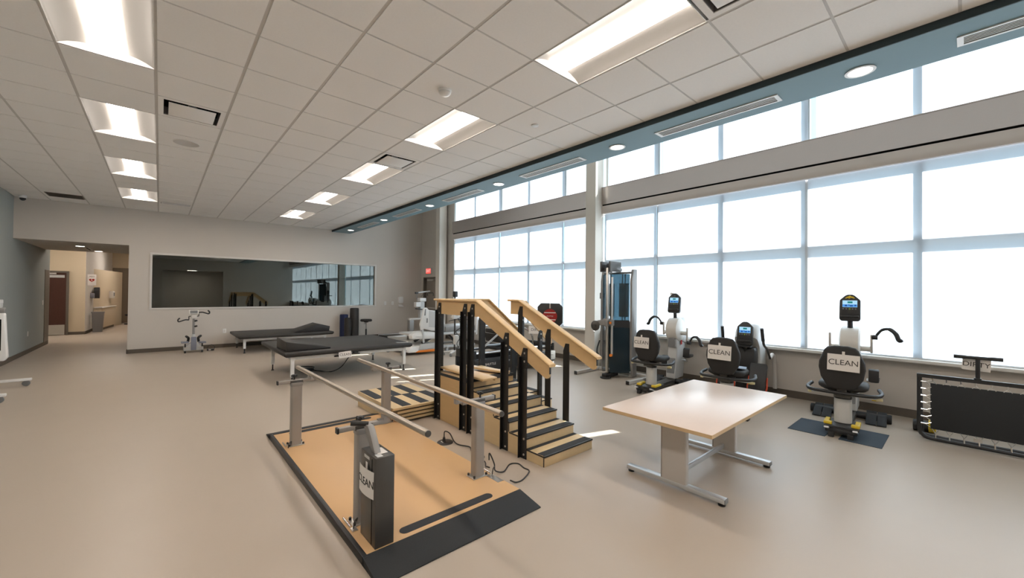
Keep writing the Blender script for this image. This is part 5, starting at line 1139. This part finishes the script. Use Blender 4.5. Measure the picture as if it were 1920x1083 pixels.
# footplate turned a little towards the room
M = Matrix.Translation((6.36, 5.96, 1.135)) @ Matrix.Rotation(0.62, 4, 'Z')
oc = [(-0.20, -0.25), (0.20, -0.25), (0.275, -0.17), (0.275, 0.17), (0.20, 0.25), (-0.20, 0.25), (-0.275, 0.17), (-0.275, -0.17)]
fp = MB().prism(oc, 'x', -0.025, 0.025).xf(M).build('foot_plate', M_black, t, bevel=0.008)
b = MB(); b.use(M_red).cyl((-0.029, 0, -0.03), (-0.025, 0, -0.03), 0.155, n=48); b.use(M_paper)
for z in (0.045, -0.105): b.box(-0.030, -0.029, -0.125, 0.125, z-0.009, z+0.009)
b.xf(M).build('target_disc', M_red, fp)
me = lettering('SHUTTLE', 0.035, M_paper, (-0.0305, 0, -0.03), (-1, 0, 0), None); me.data.transform(M); me.parent = fp; me.data.transform(Matrix.Translation(-Vector(t.location)))
MB().box(-0.029, -0.025, -0.012, 0.012, 0.14, 0.25).xf(M).build('centre_line', M_greyl, fp)
b = MB(); b.beam((6.42, 6.02, 0.92), (6.46, 6.12, 0.34), 0.08, 0.05); b.beam((6.60, 6.3, 0.45), (6.42, 6.02, 0.98), 0.05, 0.05); b.build('plate_bracket', M_black, t)
notice('DIRTY', (5.70, 5.72, 0.86), 0.30, 0.155, (-0.75, -0.66, 0.1), 'white DIRTY notice hanging on the black leg press shuttle', roll=0.0, size=0.075, tape=False)

# ------------------------------------------------------------------ rolling monitor stand behind the stair rail
t = thing('monitor_stand', 'black monitor on a rolling post between the stair rail and the far windows', 'monitor stand', (6.36, 9.0, 0))
mx, my = 5.66, 8.62
t.location = (mx, my, 0)
b = MB(); b.box(mx-0.05, mx+0.06, my-0.05, my+0.05, 1.48, 1.63); b.build('camera_head', M_black, t, bevel=0.02)
MB().cyl((mx, my, 1.40), (mx, my, 1.48), 0.02, n=10).build('neck', M_black, t)
MB().box(mx-0.15, mx+0.16, my-0.10, my+0.10, 1.385, 1.41).build('tray', M_dgrey, t, bevel=0.006)
MB().cyl((mx, my, 0.10), (mx, my, 1.39), 0.022, n=12).build('post', M_dgrey, t)
MB().box(mx-0.12, mx+0.12, my-0.13, my-0.03, 0.93, 1.16).build('monitor_box', M_white, t, bevel=0.015)
MB().cyl((mx-0.02, my-0.136, 1.05), (mx-0.02, my-0.13, 1.05), 0.05, n=24).build('dial', M_plast, t)
MB().box(mx-0.07, mx+0.07, my-0.11, my-0.02, 0.28, 0.52).build('canister', M_plastw, t, bevel=0.03)
for k in range(5):
    a = 2*PI*k/5; ex, ey = mx+0.27*math.cos(a), my+0.27*math.sin(a)
    lg = MB().beam((mx, my, 0.11), (ex, ey, 0.085), 0.05, 0.035).build('leg', M_white, t, bevel=0.006)
    MB().cyl((ex-0.012, ey, 0.035), (ex+0.012, ey, 0.035), 0.035, n=14).cyl((ex, ey, 0.06), (ex, ey, 0.08), 0.01, n=8).build('castor', M_greyp, lg)
for i, pts in enumerate((((mx, my-0.14, 0.95), (mx+0.05, my-0.22, 0.75), (mx-0.12, my-0.24, 0.62), (mx+0.04, my-0.2, 0.45), (mx-0.03, my-0.22, 0.15), (mx+0.06, my-0.25, 0.06)), ((mx+0.05, my-0.14, 0.98), (mx+0.14, my-0.2, 0.8), (mx+0.02, my-0.25, 0.5), (mx-0.06, my-0.2, 0.3), (mx+0.1, my-0.24, 0.05)), ((mx-0.25, my-0.1, 0.88), (mx, my-0.16, 0.93), (mx+0.3, my-0.14, 0.90)))):
    MB().tube(pts, 0.009, n=6).build('cable', M_black, t)

# ------------------------------------------------------------------ mobile lift at the left edge
t = thing('patient_lift', 'white mobile patient lift at the left edge, cut by the photo border', 'patient lift', (-2.0, 9.6, 0))
for y, xe in ((10.16, -1.57), (8.86, -1.60)):
    b = MB(); b.box(-2.28, xe+0.01, y-0.03, y+0.03, 0.085, 0.125); lg = b.build('base_leg', M_white, t, bevel=0.008)
    cs = MB().cyl((xe-0.05, y-0.018, 0.045), (xe-0.05, y+0.018, 0.045), 0.045, n=20).build('castor', M_greyp, lg, bevel=0.005)
    MB().box(xe-0.075, xe-0.02, y-0.028, y+0.028, 0.06, 0.088).build('castor_fork', M_greyp, lg, bevel=0.004)
MB().box(-2.30, -2.22, 8.83, 10.19, 0.08, 0.13).build('base_bar', M_white, t, bevel=0.008)
b = MB()
yb = 9.50
b.prism([(-2.20, 0.56), (-1.735, 0.50), (-1.70, 0.56), (-1.715, 0.80), (-1.735, 1.22), (-2.20, 1.22)], 'y', yb, yb+0.09); b.build('body_shell', M_white, t, bevel=0.02, seg=3)
MB().box(-2.15, -1.765, yb-0.004, yb+0.01, 0.66, 1.13).build('front_panel', M_hole, t, bevel=0.01)
MB().box(-2.20, -1.74, yb+0.01, yb+0.10, 1.22, 1.30).build('top_tray', M_grey, t, bevel=0.008)
b = MB(); b.box(-2.2, -1.77, yb+0.02, yb+0.09, 1.30, 1.36); b.cyl((-1.79, yb+0.05, 1.36), (-1.79, yb+0.05, 1.42), 0.03, n=14); b.build('handset', M_plast, t, bevel=0.01)
MB().box(-2.28, -2.18, yb+0.0, yb+0.10, 0.10, 1.22).build('mast', M_white, t, bevel=0.01)
